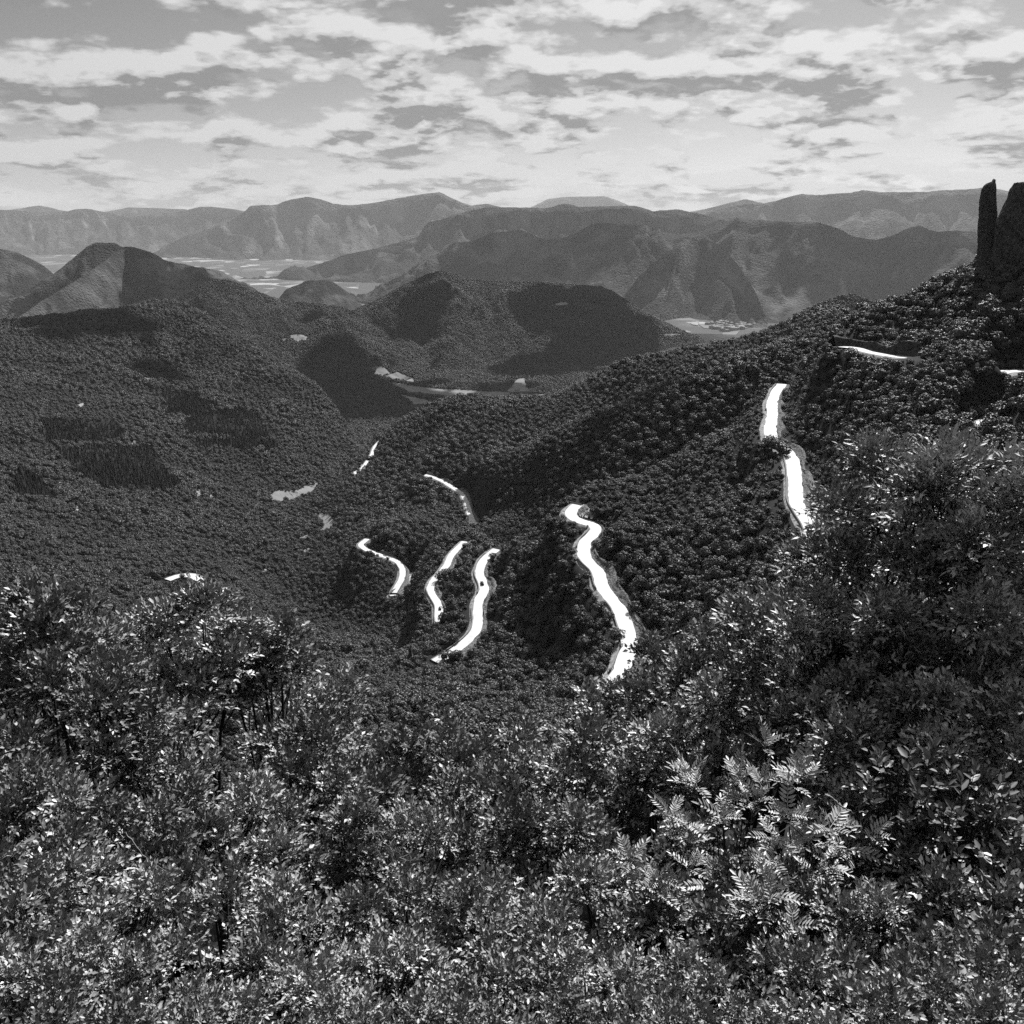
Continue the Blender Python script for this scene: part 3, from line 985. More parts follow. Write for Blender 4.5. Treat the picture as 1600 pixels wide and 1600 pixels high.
def conifer_mesh(name, seed, cards, size, mat):
    rs = np.random.default_rng(seed)
    h = rs.random(cards) ** 0.8
    tier = np.round(h * 9) / 9
    ph = rs.random(cards) * 2 * math.pi
    r = (1 - h) * 2.0 * (0.75 + 0.35 * rs.random(cards)) + 0.12
    P = np.stack([np.cos(ph) * r, np.sin(ph) * r, 1.2 + (tier * 0.6 + h * 0.4) * 8.2 - 0.25 * r], -1)
    nn = np.stack([np.cos(ph) * 0.7, np.sin(ph) * 0.7, np.full(cards, 0.8)], -1) + rs.normal(size=(cards, 3)) * 0.25
    nn /= np.linalg.norm(nn, axis=1, keepdims=True)
    Vc, Fc = kite_cards(P, nn, size * rs.uniform(0.8, 1.3, cards), size * 0.6, rs)
    ang = np.arange(9) * 2 * math.pi / 9
    cone = np.concatenate([np.stack([np.cos(ang) * 1.4, np.sin(ang) * 1.4, np.full(9, 1.0)], -1), [[0, 0, 8.6]]])
    cf = np.array([(i, (i + 1) % 9, 9) for i in range(9)])
    V, F = join([(cone, cf), (Vc, np.concatenate([Fc[:, [0, 1, 2]], Fc[:, [0, 2, 3]]]))])
    ob = mesh_obj(name, V, F, mat)
    vattr(ob, 'tone', np.concatenate([np.full(10, 0.4), np.repeat(rs.random(cards), 4)]))
    return ob


def trunk_mesh(seed):
    rs = np.random.default_rng(seed)
    parts = [tube([(0, 0, -1.2), (0.05, 0.02, 0.8), (0.12, -0.05, 2.2), (0.05, 0.05, 4.2)], [0.24, 0.19, 0.15, 0.05], 6)]
    for i in range(4):
        a = i * 1.7 + rs.random()
        parts.append(tube([(0.08, 0, 1.5 + i * 0.35), (math.cos(a) * 0.8, math.sin(a) * 0.8, 2.6 + i * 0.3), (math.cos(a) * 1.6, math.sin(a) * 1.6, 3.7 + i * 0.25)], [0.09, 0.06, 0.02], 4))
    return join(parts)


TREE_PROTO = []
for i in range(4):
    e = empty('broadleaf_tree')
    V, F = trunk_mesh(i)
    mesh_obj('trunk', V, F, M['bark'], e)
    cm = crown_mesh('crown', 100 + i, 620, [0.55, 0.72, 0.6, 0.5][i], M['leaf_forest'] if i < 2 else M['leaf_oak'], lobes=[16, 20, 14, 24][i], wid=[3.3, 2.9, 3.6, 3.0][i], hgt=[3.0, 3.4, 2.7, 3.0][i])
    cm.parent = e
    TREE_PROTO.append(e)
CONIFER = []
e = empty('conifer_tree')
V, F = tube([(0, 0, -1), (0, 0, 2), (0, 0, 9)], [0.2, 0.16, 0.03], 6)
mesh_obj('trunk', V, F, M['bark'], e)
cm = conifer_mesh('crown', 9, 520, 0.7, M['leaf_conifer'])
cm.parent = e
CONIFER.append(e)

# stands of dark conifers, outlined on the photograph
STANDS = [[(250, 600), (345, 637), (300, 650), (262, 648)], [(288, 660), (300, 645), (390, 642), (430, 680), (400, 690), (330, 682), (290, 678)], [(295, 690), (435, 688), (430, 705), (300, 698)],
          [(60, 655), (180, 655), (195, 680), (150, 692), (70, 690)], [(80, 700), (240, 697), (248, 720), (285, 755), (270, 768), (150, 765), (110, 730)], [(20, 730), (60, 745), (90, 780), (20, 775)]]
# open ground without trees
FIELDS = [[(584, 586), (590, 573), (597, 572), (604, 577), (611, 584), (597, 587)], [(601, 588), (614, 583), (621, 581), (632, 586), (646, 591), (648, 597), (630, 594), (616, 593)],
          [(602, 597), (625, 598), (640, 602), (680, 607), (720, 609), (760, 611), (790, 612), (800, 616), (760, 619), (700, 618), (655, 613), (640, 613), (630, 606)],
          [(620, 613), (632, 617), (660, 623), (675, 628), (660, 631), (646, 632), (640, 624)]]
FARM = [(806, 594), (812, 590), (820, 590), (823, 606), (832, 611), (862, 622), (850, 626), (800, 612), (788, 611), (798, 606)]
CLEAR = [[(422, 772), (440, 766), (460, 768), (480, 757), (500, 754), (488, 768), (470, 778), (440, 784), (424, 782)],
         [(492, 803), (514, 803), (523, 815), (516, 826), (500, 830), (506, 818)],
         [(120, 632), (132, 630), (128, 638)], [(82, 650), (95, 645), (90, 655)], [(203, 690), (215, 688), (212, 696), (203, 695)], [(225, 590), (250, 592), (245, 597), (228, 595)],
         [(303, 768), (312, 765), (318, 775), (308, 776)], [(326, 772), (336, 776), (330, 780)], [(1480, 442), (1505, 434), (1503, 440), (1485, 450)], [(625, 856), (640, 855), (636, 864), (624, 864)],
         [(560, 728), (575, 726), (570, 735)], [(408, 893), (418, 888), (414, 903)], [(116, 795), (124, 790), (122, 804)], [(466, 842), (482, 832), (480, 842)], [(462, 860), (484, 858), (482, 864)], [(894, 796), (912, 790), (932, 806), (928, 812), (900, 810)]]


def in_poly(px, py, poly):
    inside = np.zeros(len(px), bool)
    n = len(poly)
    for i in range(n):
        x0, y0 = poly[i]
        x1, y1 = poly[(i + 1) % n]
        c = ((y0 > py) != (y1 > py)) & (px < (x1 - x0) * (py - y0) / (y1 - y0 + 1e-12) + x0)
        inside ^= c
    return inside


def plant_woods():
    rs = np.random.default_rng(21)
    out = []
    for r0, r1, sp in ((70, 260, 4.3), (260, 520, 4.2), (520, 900, 4.6), (900, 1500, 5.2), (1500, 2640, 6.0)):
        n = int((r1 ** 2 - r0 ** 2) / 2 * math.radians(72) / sp ** 2)
        # jittered square lattice over the sector
        g = np.arange(-r1, r1, sp)
        gx, gy = np.meshgrid(g, g[g > 0] if r0 > 0 else g)
        gx = gx.ravel() + rs.uniform(-.5, .5, gx.size) * sp
        gy = gy.ravel() + rs.uniform(-.5, .5, gy.size) * sp
        rr = np.hypot(gx, gy)
        aa = np.arctan2(gx, gy)
        m = (rr >= r0) & (rr < r1) & (np.abs(aa) < math.radians(36))
        out.append(np.stack([gx[m], gy[m], np.full(m.sum(), sp)], -1))
    T = np.concatenate(out)
    x, y, sp = T.T
    z = ground_z(x, y)
    r = np.hypot(x, y)
    a = np.arctan2(x, y)
    # what the viewpoint can see over the ground in front
    e = TZ / TR
    hor = np.maximum.accumulate(e, axis=1)
    ii = np.clip(((a - T_AZ[0]) / (T_AZ[1] - T_AZ[0])).round().astype(int), 0, len(T_AZ) - 1)
    jj = np.clip(np.searchsorted(T_R, r - 12), 0, len(T_R) - 1)
    vis = (z + 10) / r > hor[ii, jj] - 0.004
    d = near_road(x, y)
    keep = vis & (d > 4.9 + rs.random(len(d)) * 1.6)
    x, y, z, r, d, sp = (v[keep] for v in (x, y, z, r, d, sp))
    scl = sp / 5.0 * (0.5 + 1.0 * rs.random(len(x)) ** 1.2) * np.clip(0.8 + 0.4 * fbm(x / 60, y / 60, 2, 77), 0.6, 1.3)
    big = rs.random(len(x)) < 0.06
    scl = np.where(big, scl * 1.3, scl)
    scl = np.where(d < 12, scl * 0.7, scl)
    # the strip between the eye and each road is kept low
    px, py, _ = project(np.stack([x, y, z + 5.5 * scl], -1))
    _, ps, _ = project(np.stack([x, y, z + 3.2 * scl], -1))
    gpx, gpy, _ = project(np.stack([x, y, z], -1))
    low = np.zeros(len(x), bool)
    drop = np.zeros(len(x), bool)
    for k, (Q, w) in ROADP.items():
        qx, qy, _ = project(Q)
        qr = np.hypot(Q[:, 0], Q[:, 1])
        c = np.nonzero((d < (120 if k in ('upper', 'valley') else 40)) & (px > qx.min() - 20) & (px < qx.max() + 20))[0]
        for q in range(0, len(Q), 1):
            hw = w / 2 / qr[q] * FPX * 0.7
            side = (np.abs(px[c] - qx[q]) < hw + 2.6 * scl[c] / r[c] * FPX) & (r[c] < qr[q]) & (r[c] > qr[q] - (110 if k in ('upper', 'valley') else 26))
            low[c[side & (py[c] < qy[q] + 2)]] = True
            drop[c[side & (ps[c] < qy[q] + (4 if k in ('upper', 'valley') else -1))]] = True
    veil = (rs.random(len(x)) < 0.10) & (gpx < 1300)
    scl = np.where(low & ~veil, scl * 0.55, scl)
    drop &= ~veil
    gx_, gy_, _ = project(np.stack([x, y, z + 2.0], -1))
    for poly in CLEAR:
        drop |= in_poly(gx_, gy_, poly)
    con = np.zeros(len(x), bool)
    jx, jy = 9 * fbm(x / 25, y / 25, 3, 61), 5 * fbm(x / 25, y / 25, 3, 62)
    for poly in STANDS:
        con |= in_poly(gx_ + jx, gy_ + jy, poly)
    con |= rs.random(len(x)) < np.where(r < 600, 0.02, 0.006)
    scl = np.where(con & (r > 700), scl * 0.72, scl)
    k = ~drop
    out = np.stack([x, y, z, r, scl, con], -1)[k]
    cc = out[(out[:, 5] > 0.5) & (out[:, 3] > 700)]
    more = []
    for _ in range(2):
        e2 = cc.copy()
        e2[:, :2] += rs.normal(size=(len(cc), 2)) * 3.2
        e2[:, 2] = ground_z(e2[:, 0], e2[:, 1])
        e2[:, 4] *= rs.uniform(0.75, 1.05, len(cc))
        more.append(e2)
    lo = out[(scl[k] < 0.62) & (out[:, 3] < 1000)]
    for _ in range(2):
        e2 = lo.copy()
        e2[:, :2] += rs.normal(size=(len(lo), 2)) * 2.2
        e2[:, 2] = ground_z(e2[:, 0], e2[:, 1])
        e2[:, 4] *= rs.uniform(0.7, 1.0, len(lo))
        e2 = e2[near_road(e2[:, 0], e2[:, 1]) > 5.6]
        more.append(e2)
    # clumps in front of a bend of the long right road and of other road ends
    for hx, hy, hs in ((1200, 704, 1.1), (1208, 709, 1.25), (1217, 712, 1.1), (1226, 716, 0.9), (688, 910, 1.2), (694, 908, 1.3), (700, 904, 1.2), (706, 900, 0.9), (706, 1036, 1.0), (694, 1034, 0.9), (716, 1030, 0.8), (664, 1020, 1.0), (676, 1016, 0.8), (606, 945, 0.9), (616, 944, 0.8), (741, 828, 0.9), (770, 876, 0.8), (726, 858, 0.7), (560, 742, 1.0), (590, 872, 0.6), (606, 877, 0.6)):
        g = raycast(hx, hy)
        if g is not None:
            more.append(np.array([[g[0], g[1], g[2], math.hypot(g[0], g[1]), hs, 0.0]]))
    return np.concatenate([out] + more)


WOODS = plant_woods()


def forest_gn(name, pts, protos, label):
    """a mass of trees too many to count: points that carry crowns"""
    V = pts[:, :3].copy()
    V[:, 2] -= 0.4
    me = bpy.data.meshes.new(name)
    me.vertices.add(len(V))
    me.vertices.foreach_set('co', V.astype(np.float32).ravel())
    rs = np.random.default_rng(len(V))
    for nm, ty, v in (('scl', 'FLOAT', pts[:, 4]), ('rot', 'FLOAT', rs.random(len(V)) * 6.283), ('pick', 'INT', (rs.integers(0, 2, len(V)) + 2 * ((fbm(V[:, 0] / 70, V[:, 1] / 70, 3, 91) + rs.normal(size=len(V)) * 0.28) > 0.06)) % len(protos))):
        at_ = me.attributes.new(nm, ty, 'POINT')
        at_.data.foreach_set('value', v.astype(np.int32) if ty == 'INT' else v.astype(np.float32))
    ob = bpy.data.objects.new(name, me)
    COL.objects.link(ob)
    ng = bpy.data.node_groups.new(name, 'GeometryNodeTree')
    ng.interface.new_socket('Geometry', in_out='INPUT', socket_type='NodeSocketGeometry')
    ng.interface.new_socket('Geometry', in_out='OUTPUT', socket_type='NodeSocketGeometry')
    gi, go = ng.nodes.new('NodeGroupInput'), ng.nodes.new('NodeGroupOutput')
    iop = ng.nodes.new('GeometryNodeInstanceOnPoints')
    jn = ng.nodes.new('GeometryNodeJoinGeometry')
    for p in protos:
        oi = ng.nodes.new('GeometryNodeObjectInfo')
        oi.inputs['Object'].default_value = p
        oi.inputs['As Instance'].default_value = False
        oi.transform_space = 'ORIGINAL'
        g2 = ng.nodes.new('GeometryNodeGeometryToInstance')
        ng.links.new(oi.outputs['Geometry'], g2.inputs[0])
        ng.links.new(g2.outputs[0], jn.inputs[0])

    def attr(nm, ty):
        n = ng.nodes.new('GeometryNodeInputNamedAttribute')
        n.data_type = ty
        n.inputs['Name'].default_value = nm
        return n.outputs['Attribute']
    cx = ng.nodes.new('ShaderNodeCombineXYZ')
    ng.links.new(attr('rot', 'FLOAT'), cx.inputs[2])
    ng.links.new(gi.outputs[0], iop.inputs['Points'])
    ng.links.new(jn.outputs[0], iop.inputs['Instance'])
    iop.inputs['Pick Instance'].default_value = True
    ng.links.new(attr('pick', 'INT'), iop.inputs['Instance Index'])
    ng.links.new(cx.outputs[0], iop.inputs['Rotation'])
    ng.links.new(attr('scl', 'FLOAT'), iop.inputs['Scale'])
    ng.links.new(iop.outputs[0], go.inputs[0])
    md = ob.modifiers.new('trees', 'NODES')
    md.node_group = ng
    tag(ob, label, kind='stuff')
    return ob


def crown_of(e):
    return [c for c in e.children if c.name.startswith('crown')][0]


def build_woods():
    W = WOODS[np.argsort(WOODS[:, 3])]
    px, py, _ = project(W[:, :3])
    # the nearest trees in view stand as single trees
    inv = (px > 5) & (px < 1595) & (py < 1110) & (W[:, 3] > 150)
    line = np.interp(px, [0, 170, 200, 330, 450, 560, 680, 910, 930, 1020, 1100, 1200, 1300, 1440, 1600], [900, 1000, 920, 890, 1010, 1130, 1110, 1135, 1090, 1010, 1040, 930, 800, 700, 670])
    inv &= py < line + 12
    near = np.nonzero(inv)[0][:270]
    rest = np.ones(len(W), bool)
    rest[near] = False
    rs = np.random.default_rng(3)
    used = [0] * 5
    for i in near:
        x, y, z, r, s, con = W[i]
        v = 4 if con else int(rs.integers(0, 4))
        src = CONIFER[0] if v == 4 else TREE_PROTO[v]
        o = src if not used[v] else copy_tree(src)
        used[v] += 1
        o.location = (x, y, z - 0.3)
        o.rotation_euler = (0, 0, rs.random() * 6.28)
        o.scale = (s, s, s * rs.uniform(0.9, 1.15))
        if con:
            tag(o, 'narrow dark conifer rising from the broadleaf woods below the bushes', 'conifer', 'conifers among the nearest woods')
        elif px[i] < 640:
            tag(o, 'rounded broadleaf tree in the shaded woods behind the left bushes', 'tree', 'nearest trees behind the left bushes')
        elif px[i] < 960:
            tag(o, 'rounded broadleaf tree in the gully woods behind the middle bushes', 'tree', 'nearest trees in the gully')
        else:
            tag(o, 'rounded broadleaf tree in the woods close above the right bushes', 'tree', 'nearest trees above the right bushes')
    for v in range(5):
        if not used[v]:
            src = CONIFER[0] if v == 4 else TREE_PROTO[v]
            i = near[v]
            src.location = W[i, :3]
            tag(src, 'narrow dark conifer rising from the broadleaf woods below the bushes', 'conifer', 'conifers among the nearest woods')
    R = W[rest]
    px = px[rest]
    con = R[:, 5] > 0.5
    hi = [crown_of(e) for e in TREE_PROTO]
    left = (px < 560) & (R[:, 3] > 560)
    spur2 = (R[:, 3] > 800) & ~left
    for nm, m, lb in (('forest', ~con & ~left & ~spur2, 'dense dark broadleaf forest on the near slopes round the roads'), ('forest', ~con & left, 'dense broadleaf forest over the big left slope'), ('forest', ~con & spur2, 'dense broadleaf forest over the second spur')):
        forest_gn(nm, R[m], hi, lb)
    forest_gn('forest', R[con], [crown_of(CONIFER[0])], 'stands of dark conifers on the left slope')
    for hill, n, s0, lb in ((HILL_D, 62000, 1.0, 'forest covering the dark central hill'), (HILL_E, 52000, 1.0, 'forest covering the lit hill behind the left ridge'), (HILL_P, 14000, 1.0, 'forest covering the low dark hill behind the upper road')):
        me = hill.data
        nf = len(me.polygons)
        ctr = np.empty(nf * 3); me.polygons.foreach_get('center', ctr)
        ar = np.empty(nf); me.polygons.foreach_get('area', ar)
        nv = np.empty(len(me.vertices) * 3); me.vertices.foreach_get('co', nv)
        nv = nv.reshape(-1, 3)
        lp = np.empty(nf * 4, np.int32); me.loops.foreach_get('vertex_index', lp)
        lp = lp.reshape(-1, 4)
        ctr = ctr.reshape(-1, 3)
        cpx, cpy, _ = project(ctr)
        ar = ar * (ctr[:, 2] > SIDE_Z - 5) * (cpx > -30) * (cpx < 1630)
        rows = HILL_ROWS[hill.name]
        ar = ar * ((np.arange(nf) % (rows[1] - 1)) < rows[0] + 2)
        f = rs.choice(nf, n, p=ar / ar.sum())
        a, b = rs.random((n, 1)), rs.random((n, 1))
        q = nv[lp[f]]
        P = (q[:, 0] * (1 - a) + q[:, 1] * a) * (1 - b) + (q[:, 3] * (1 - a) + q[:, 2] * a) * b
        gpx, gpy, _ = project(P)
        kill = np.zeros(n, bool)
        for poly in HILL_CLEAR + FIELDS + [FARM]:
            kill |= in_poly(gpx, gpy, poly)
        P = P[~kill]
        pts = np.concatenate([P, np.zeros((len(P), 1)), (s0 * rs.uniform(0.7, 1.3, len(P)))[:, None], np.zeros((len(P), 1))], 1)
        pts[:, 2] -= 1.5
        forest_gn('forest', pts, hi, lb)
    n = 26000
    a = rs.uniform(math.radians(-16), math.radians(14), n)
    r = np.sqrt(rs.uniform(2350 ** 2, 3500 ** 2, n))
    P = np.stack([np.sin(a) * r, np.cos(a) * r, np.full(n, SIDE_Z - 1.0)], -1)
    gpx, gpy, _ = project(P + [0, 0, 3])
    kill = np.zeros(n, bool)
    for poly in FIELDS + [FARM]:
        c = np.array(poly, float)
        kill |= in_poly(gpx, gpy, [tuple(q) for q in poly]) | in_poly(gpx, gpy - 2.5, [tuple(q) for q in poly])
    P = P[~kill]
    forest_gn('forest', np.concatenate([P, np.zeros((len(P), 1)), (rs.uniform(0.8, 1.7, len(P)))[:, None], np.zeros((len(P), 1))], 1), hi, 'woods round the fields on the side valley floor')
    print('trees', len(W), 'con', con.sum())


build_woods()

# ------------------------------------------------------------------ rock pinnacle and the cliff beside it
def rock_column(name, outline, r, depth, label, seed, lean=0.0):
    """outline = (py, px_left, px_right) from the top down; the column is round in plan, fluted and stepped"""
    o = np.array(outline, float)
    n = 150
    py = np.linspace(o[0, 0], o[-1, 0], n)
    pl, pr = np.interp(py, o[:, 0], o[:, 1]), np.interp(py, o[:, 0], o[:, 2])
    PL, PR = at(pl, py, r), at(pr, py, r)
    C = (PL + PR) / 2
    hw = np.linalg.norm(PR - PL, axis=1) / 2
    k = 110
    ang = np.linspace(0, 2 * math.pi, k, endpoint=False)
    zz = C[:, 2]
    A, Zg = np.meshgrid(ang, zz)
    ca, sa = np.cos(A), np.sin(A)
    flute = ridged(A * 3.2 / 1.0 + seed, Zg / 30 + seed, 4, seed) - 0.6
    flute = flute * np.clip(np.abs(sa) * 1.6, 0.15, 1)
    crack = fbm(ca * 2.5 + Zg / 5, sa * 2.5 - Zg / 7, 5, seed + 4)
    fine = fbm(ca * 7 + Zg / 9, sa * 7 + Zg / 2.2, 4, seed + 6)
    rad = 1 + 0.26 * flute + 0.10 * crack + 0.06 * fine
    X = C[:, 0:1] + hw[:, None] * ca * rad
    Y = C[:, 1:2] + depth * np.clip(hw[:, None] / hw.max(), 0.2, 1) * sa * rad
    Z = Zg + 0.9 * fbm(ca * 3, sa * 3 + Zg / 4, 3, seed + 8)
    V = np.stack([X, Y, Z], -1).reshape(-1, 3)
    i, j = np.meshgrid(np.arange(n - 1), np.arange(k), indexing='ij')
    a = i * k + j
    b = i * k + (j + 1) % k
    F = np.stack([a, b, b + k, a + k], -1).reshape(-1, 4)
    F = [tuple(f) for f in F] + [tuple(range(k))[::-1]]
    ob = mesh_obj(name, V, F, M['rock'])
    tag(ob, label, 'rock')
    return ob


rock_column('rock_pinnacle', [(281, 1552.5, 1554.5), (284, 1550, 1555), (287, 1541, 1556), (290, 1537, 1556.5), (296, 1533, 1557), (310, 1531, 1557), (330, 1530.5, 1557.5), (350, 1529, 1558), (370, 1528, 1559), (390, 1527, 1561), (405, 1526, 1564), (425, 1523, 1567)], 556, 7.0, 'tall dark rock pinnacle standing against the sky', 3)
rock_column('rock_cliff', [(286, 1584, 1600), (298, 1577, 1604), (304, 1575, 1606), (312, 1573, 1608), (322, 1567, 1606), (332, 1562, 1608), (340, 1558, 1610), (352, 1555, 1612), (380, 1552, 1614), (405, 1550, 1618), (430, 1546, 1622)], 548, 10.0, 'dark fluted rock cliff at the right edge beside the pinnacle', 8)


# ------------------------------------------------------------------ open fields and bare patches draped on the land
def drape_patch(poly, mat, label, z=None, off=0.6, name='field', step=1.0):
    p = np.array(poly, float)
    x0, x1, y0, y1 = p[:, 0].min(), p[:, 0].max(), p[:, 1].min(), p[:, 1].max()
    gx = np.arange(x0 - step, x1 + 2 * step, step)
    gy = np.arange(y0 - step, y1 + 2 * step, step * (0.5 if z is not None else 1))
    cx, cy_ = np.meshgrid((gx[:-1] + gx[1:]) / 2, (gy[:-1] + gy[1:]) / 2, indexing='ij')
    jit = 0.8 * fbm(cx / 3.0, cy_ / 2.0, 3, 3)
    ins = in_poly(cx.ravel() + jit.ravel(), cy_.ravel() + jit.ravel() * 0.5, [tuple(q) for q in poly]).reshape(cx.shape)
    if not ins.any():
        return
    idx, V, F = {}, [], []

    def vert(i, j):
        if (i, j) not in idx:
            if z is not None:
                P = at_z(gx[i], gy[j], z)
            else:
                P = raycast(gx[i], gy[j])
                if P is None:
                    return None
            idx[(i, j)] = len(V)
            V.append((P[0], P[1], P[2] + off))
        return idx[(i, j)]
    for i, j in zip(*np.nonzero(ins)):
        q = [vert(i, j), vert(i, j + 1), vert(i + 1, j + 1), vert(i + 1, j)]
        if None in q:
            continue
        zs = [V[k] for k in q]
        if max(abs(zs[0][1] - zs[2][1]), abs(zs[1][1] - zs[3][1])) > 60 and z is None:
            continue
        F.append(tuple(q))
    if F:
        ob = mesh_obj(name, V, F, mat)
        tag(ob, label, kind='structure')


for poly in CLEAR:
    drape_patch(poly, M['verge'] if len(poly) != 9 else M['field'], 'small pale clearing in the woods of the slope', off=0.5)
def drape_hill(hills, poly, mat, label, off=3.0):
    """an open patch on one of the hills, found by casting sight lines on it"""
    p = np.array(poly, float)
    gx = np.arange(p[:, 0].min() - 1, p[:, 0].max() + 2, 1.0)
    gy = np.arange(p[:, 1].min() - 1, p[:, 1].max() + 2, 0.7)
    idx, V, F = {}, [], []

    def vert(i, j):
        if (i, j) not in idx:
            d = Vector(at(gx[i], gy[j], 1.0)).normalized()
            loc = None
            for hill in (hills if isinstance(hills, (list, tuple)) else [hills]):
                ok, p_, nn, _ = hill.ray_cast(Vector((0, 0, 0)), d)
                if ok and (loc is None or p_.length < loc.length):
                    loc = p_
            if loc is None:
                return None
            idx[(i, j)] = len(V)
            V.append(loc - d * off)
        return idx[(i, j)]
    for i in range(len(gx) - 1):
        for j in range(len(gy) - 1):
            c = np.array([gx[i] + .5]), np.array([gy[j] + .35])
            if in_poly(c[0], c[1], poly)[0]:
                q = [vert(i, j), vert(i, j + 1), vert(i + 1, j + 1), vert(i + 1, j)]
                if None not in q:
                    F.append(tuple(q))
    if F:
        ob = mesh_obj('field', [tuple(v) for v in V], F, mat)
        tag(ob, label, kind='structure')


bpy.context.view_layer.update()
LAND = [HILL_E, HILL_D, SIDE_FLOOR]
for i, poly in enumerate(FIELDS):
    drape_hill(LAND, poly, M['field'], ['grey field at the top of the side valley', 'grey sloping field below the top field', 'long grey field across the side valley floor', 'narrow grey field at the foot of the side valley'][i], 2.0)
drape_hill(LAND, [(806, 594), (812, 590), (820, 590), (823, 606), (832, 611), (800, 612), (788, 611), (798, 606)], M['field'], 'pale field above the farm in the side valley', 2.0)
drape_hill(HILL_E, [(451, 525), (460, 522), (474, 523), (481, 527), (478, 532), (466, 534), (456, 530)], M['field_pale'], 'bright bare patch in the saddle left of the central hill')
drape_hill(HILL_E, [(438, 530), (448, 528), (446, 534)], M['field'], 'small bare patch beside the bright one in the saddle')
drape_hill(HILL_D, [(864, 477), (872, 473), (884, 472), (888, 475), (878, 478)], M['field_pale'], 'bright farm clearing high on the central hill')
drape_hill(HILL_D, [(1030, 523), (1045, 521), (1066, 522), (1062, 524), (1040, 525)], M['field'], 'small pale field on the right foot of the central hill')
# fields beside the far town
for poly, mk, lb in (([(1078, 504), (1092, 503), (1090, 509), (1080, 507)], 'field_pale', 'pale field left of the far town'), ([(1130, 520), (1155, 517), (1150, 524), (1128, 527)], 'field', 'grey field below the far town'),
                     ([(1224, 497), (1238, 488), (1250, 489), (1234, 498)], 'field_pale', 'bright slanting quarry behind the low dark hill'), ([(1090, 506), (1180, 504), (1170, 512), (1150, 516), (1100, 513)], 'field', 'open ground round the far town')):
    drape_patch(poly, M[mk], lb, z=VZ + 2, off=2.0 if mk == 'field' else 4.0)


# ------------------------------------------------------------------ houses
def house_proto(seed, w, d, h):
    rs = np.random.default_rng(seed)
    e = empty('house')
    V = [(x, y, z) for z in (-3, h) for y in (-d / 2, d / 2) for x in (-w / 2, w / 2)]
    V += [(-w / 2, 0, h + d * 0.28), (w / 2, 0, h + d * 0.28)]
    F = [(0, 1, 5, 4), (2, 6, 7, 3), (0, 4, 8, 6, 2), (1, 3, 7, 9, 5)]
    mesh_obj('wall', V, F, M['plaster'], e)
    o = 0.5
    hr = h + d * 0.28
    t = 0.25
    dz = 0.28 * o * 2
    Vr = [(-w / 2 - o, -d / 2 - o, h - dz), (w / 2 + o, -d / 2 - o, h - dz), (w / 2 + o, 0, hr), (-w / 2 - o, 0, hr), (w / 2 + o, d / 2 + o, h - dz), (-w / 2 - o, d / 2 + o, h - dz)]
    Vr = [(x, y, z + 0.12) for x, y, z in Vr] + [(x, y, z + 0.12 + t) for x, y, z in Vr]
    Fr = [(6, 7, 8, 9), (9, 8, 10, 11), (0, 3, 2, 1), (3, 5, 4, 2), (0, 1, 7, 6), (5, 11, 10, 4), (1, 2, 8, 7), (2, 4, 10, 8), (0, 6, 9, 3), (3, 9, 11, 5)]
    mesh_obj('roof', Vr, Fr, M['tile_roof'], e)
    for i in range(3):
        x = -w / 2 + w * (i + 0.5) / 3
        for zz in (1.2, 4.0):
            if zz + 1.4 < h:
                Vw = [(x - .6, -d / 2 - .06, zz), (x + .6, -d / 2 - .06, zz), (x + .6, -d / 2 - .06, zz + 1.4), (x - .6, -d / 2 - .06, zz + 1.4), (x - .6, -d / 2 + .1, zz), (x + .6, -d / 2 + .1, zz), (x + .6, -d / 2 + .1, zz + 1.4), (x - .6, -d / 2 + .1, zz + 1.4)]
                mesh_obj('window', Vw, [(0, 1, 2, 3), (0, 4, 5, 1), (2, 6, 7, 3), (0, 3, 7, 4), (1, 5, 6, 2)], M['window'], e)
    return e


def build_houses():
    rs = np.random.default_rng(12)
    # the farm in the side valley
    base = SIDE_Z + 5.5
    h0 = house_proto(1, 24, 10, 6.2)
    spots = [(808, 611, 0.1, 0.75, 'long pale farmhouse at the left of the farm in the side valley'), (832, 611, -0.15, 0.9, 'largest pale farm building at the foot of the pale field'), (845, 620, 0.4, 0.8, 'small pale farm building at the right of the farm'), (860, 623, 0.2, 0.7, 'small bright shed at the far right of the farm')]
    for i, (px, py, rz, s, lb) in enumerate(spots):
        o = h0 if i == 0 else copy_tree(h0)
        o.location = at_z(px, py, base)
        o.rotation_euler = (0, 0, rz)
        o.scale = (s, s, s)
        tag(o, lb, 'house', 'farm buildings in the side valley')
    h1 = house_proto(2, 26, 14, 9.0)
    o = h1
    spot = Vector(at(632, 860, 770))
    g = raycast(632, 861)
    o.location = (g[0], g[1], g[2])
    o.scale = (0.36, 0.36, 0.36)
    o.rotation_euler = (0, 0, 0.5)
    tag(o, 'tiny pale hut in the woods behind the hairpin loop', 'house')
    # the far town
    h2 = [house_proto(3, 42, 20, 10.0), house_proto(4, 30, 24, 13.0), house_proto(5, 70, 26, 9.0)]
    first = [True] * 3
    n = 0
    while n < 70:
        px, py = rs.uniform(1108, 1178), rs.uniform(503.5, 527)
        if py > 524 - (px - 1100) * 0.17 or (px < 1125 and py > 514):
            continue
        k = int(rs.choice(3, p=[.5, .35, .15]))
        o = h2[k] if first[k] else copy_tree(h2[k])
        first[k] = False
        o.location = at_z(px, py, VZ + 6)
        o.rotation_euler = (0, 0, rs.choice([0.2, 0.35, 1.8]) + rs.normal() * 0.1)
        o.scale = (1.0, 1.0, 1.0)
        tag(o, 'small pale house in the far town at the foot of the mountains', 'house', 'houses of the far town')
        n += 1


build_houses()


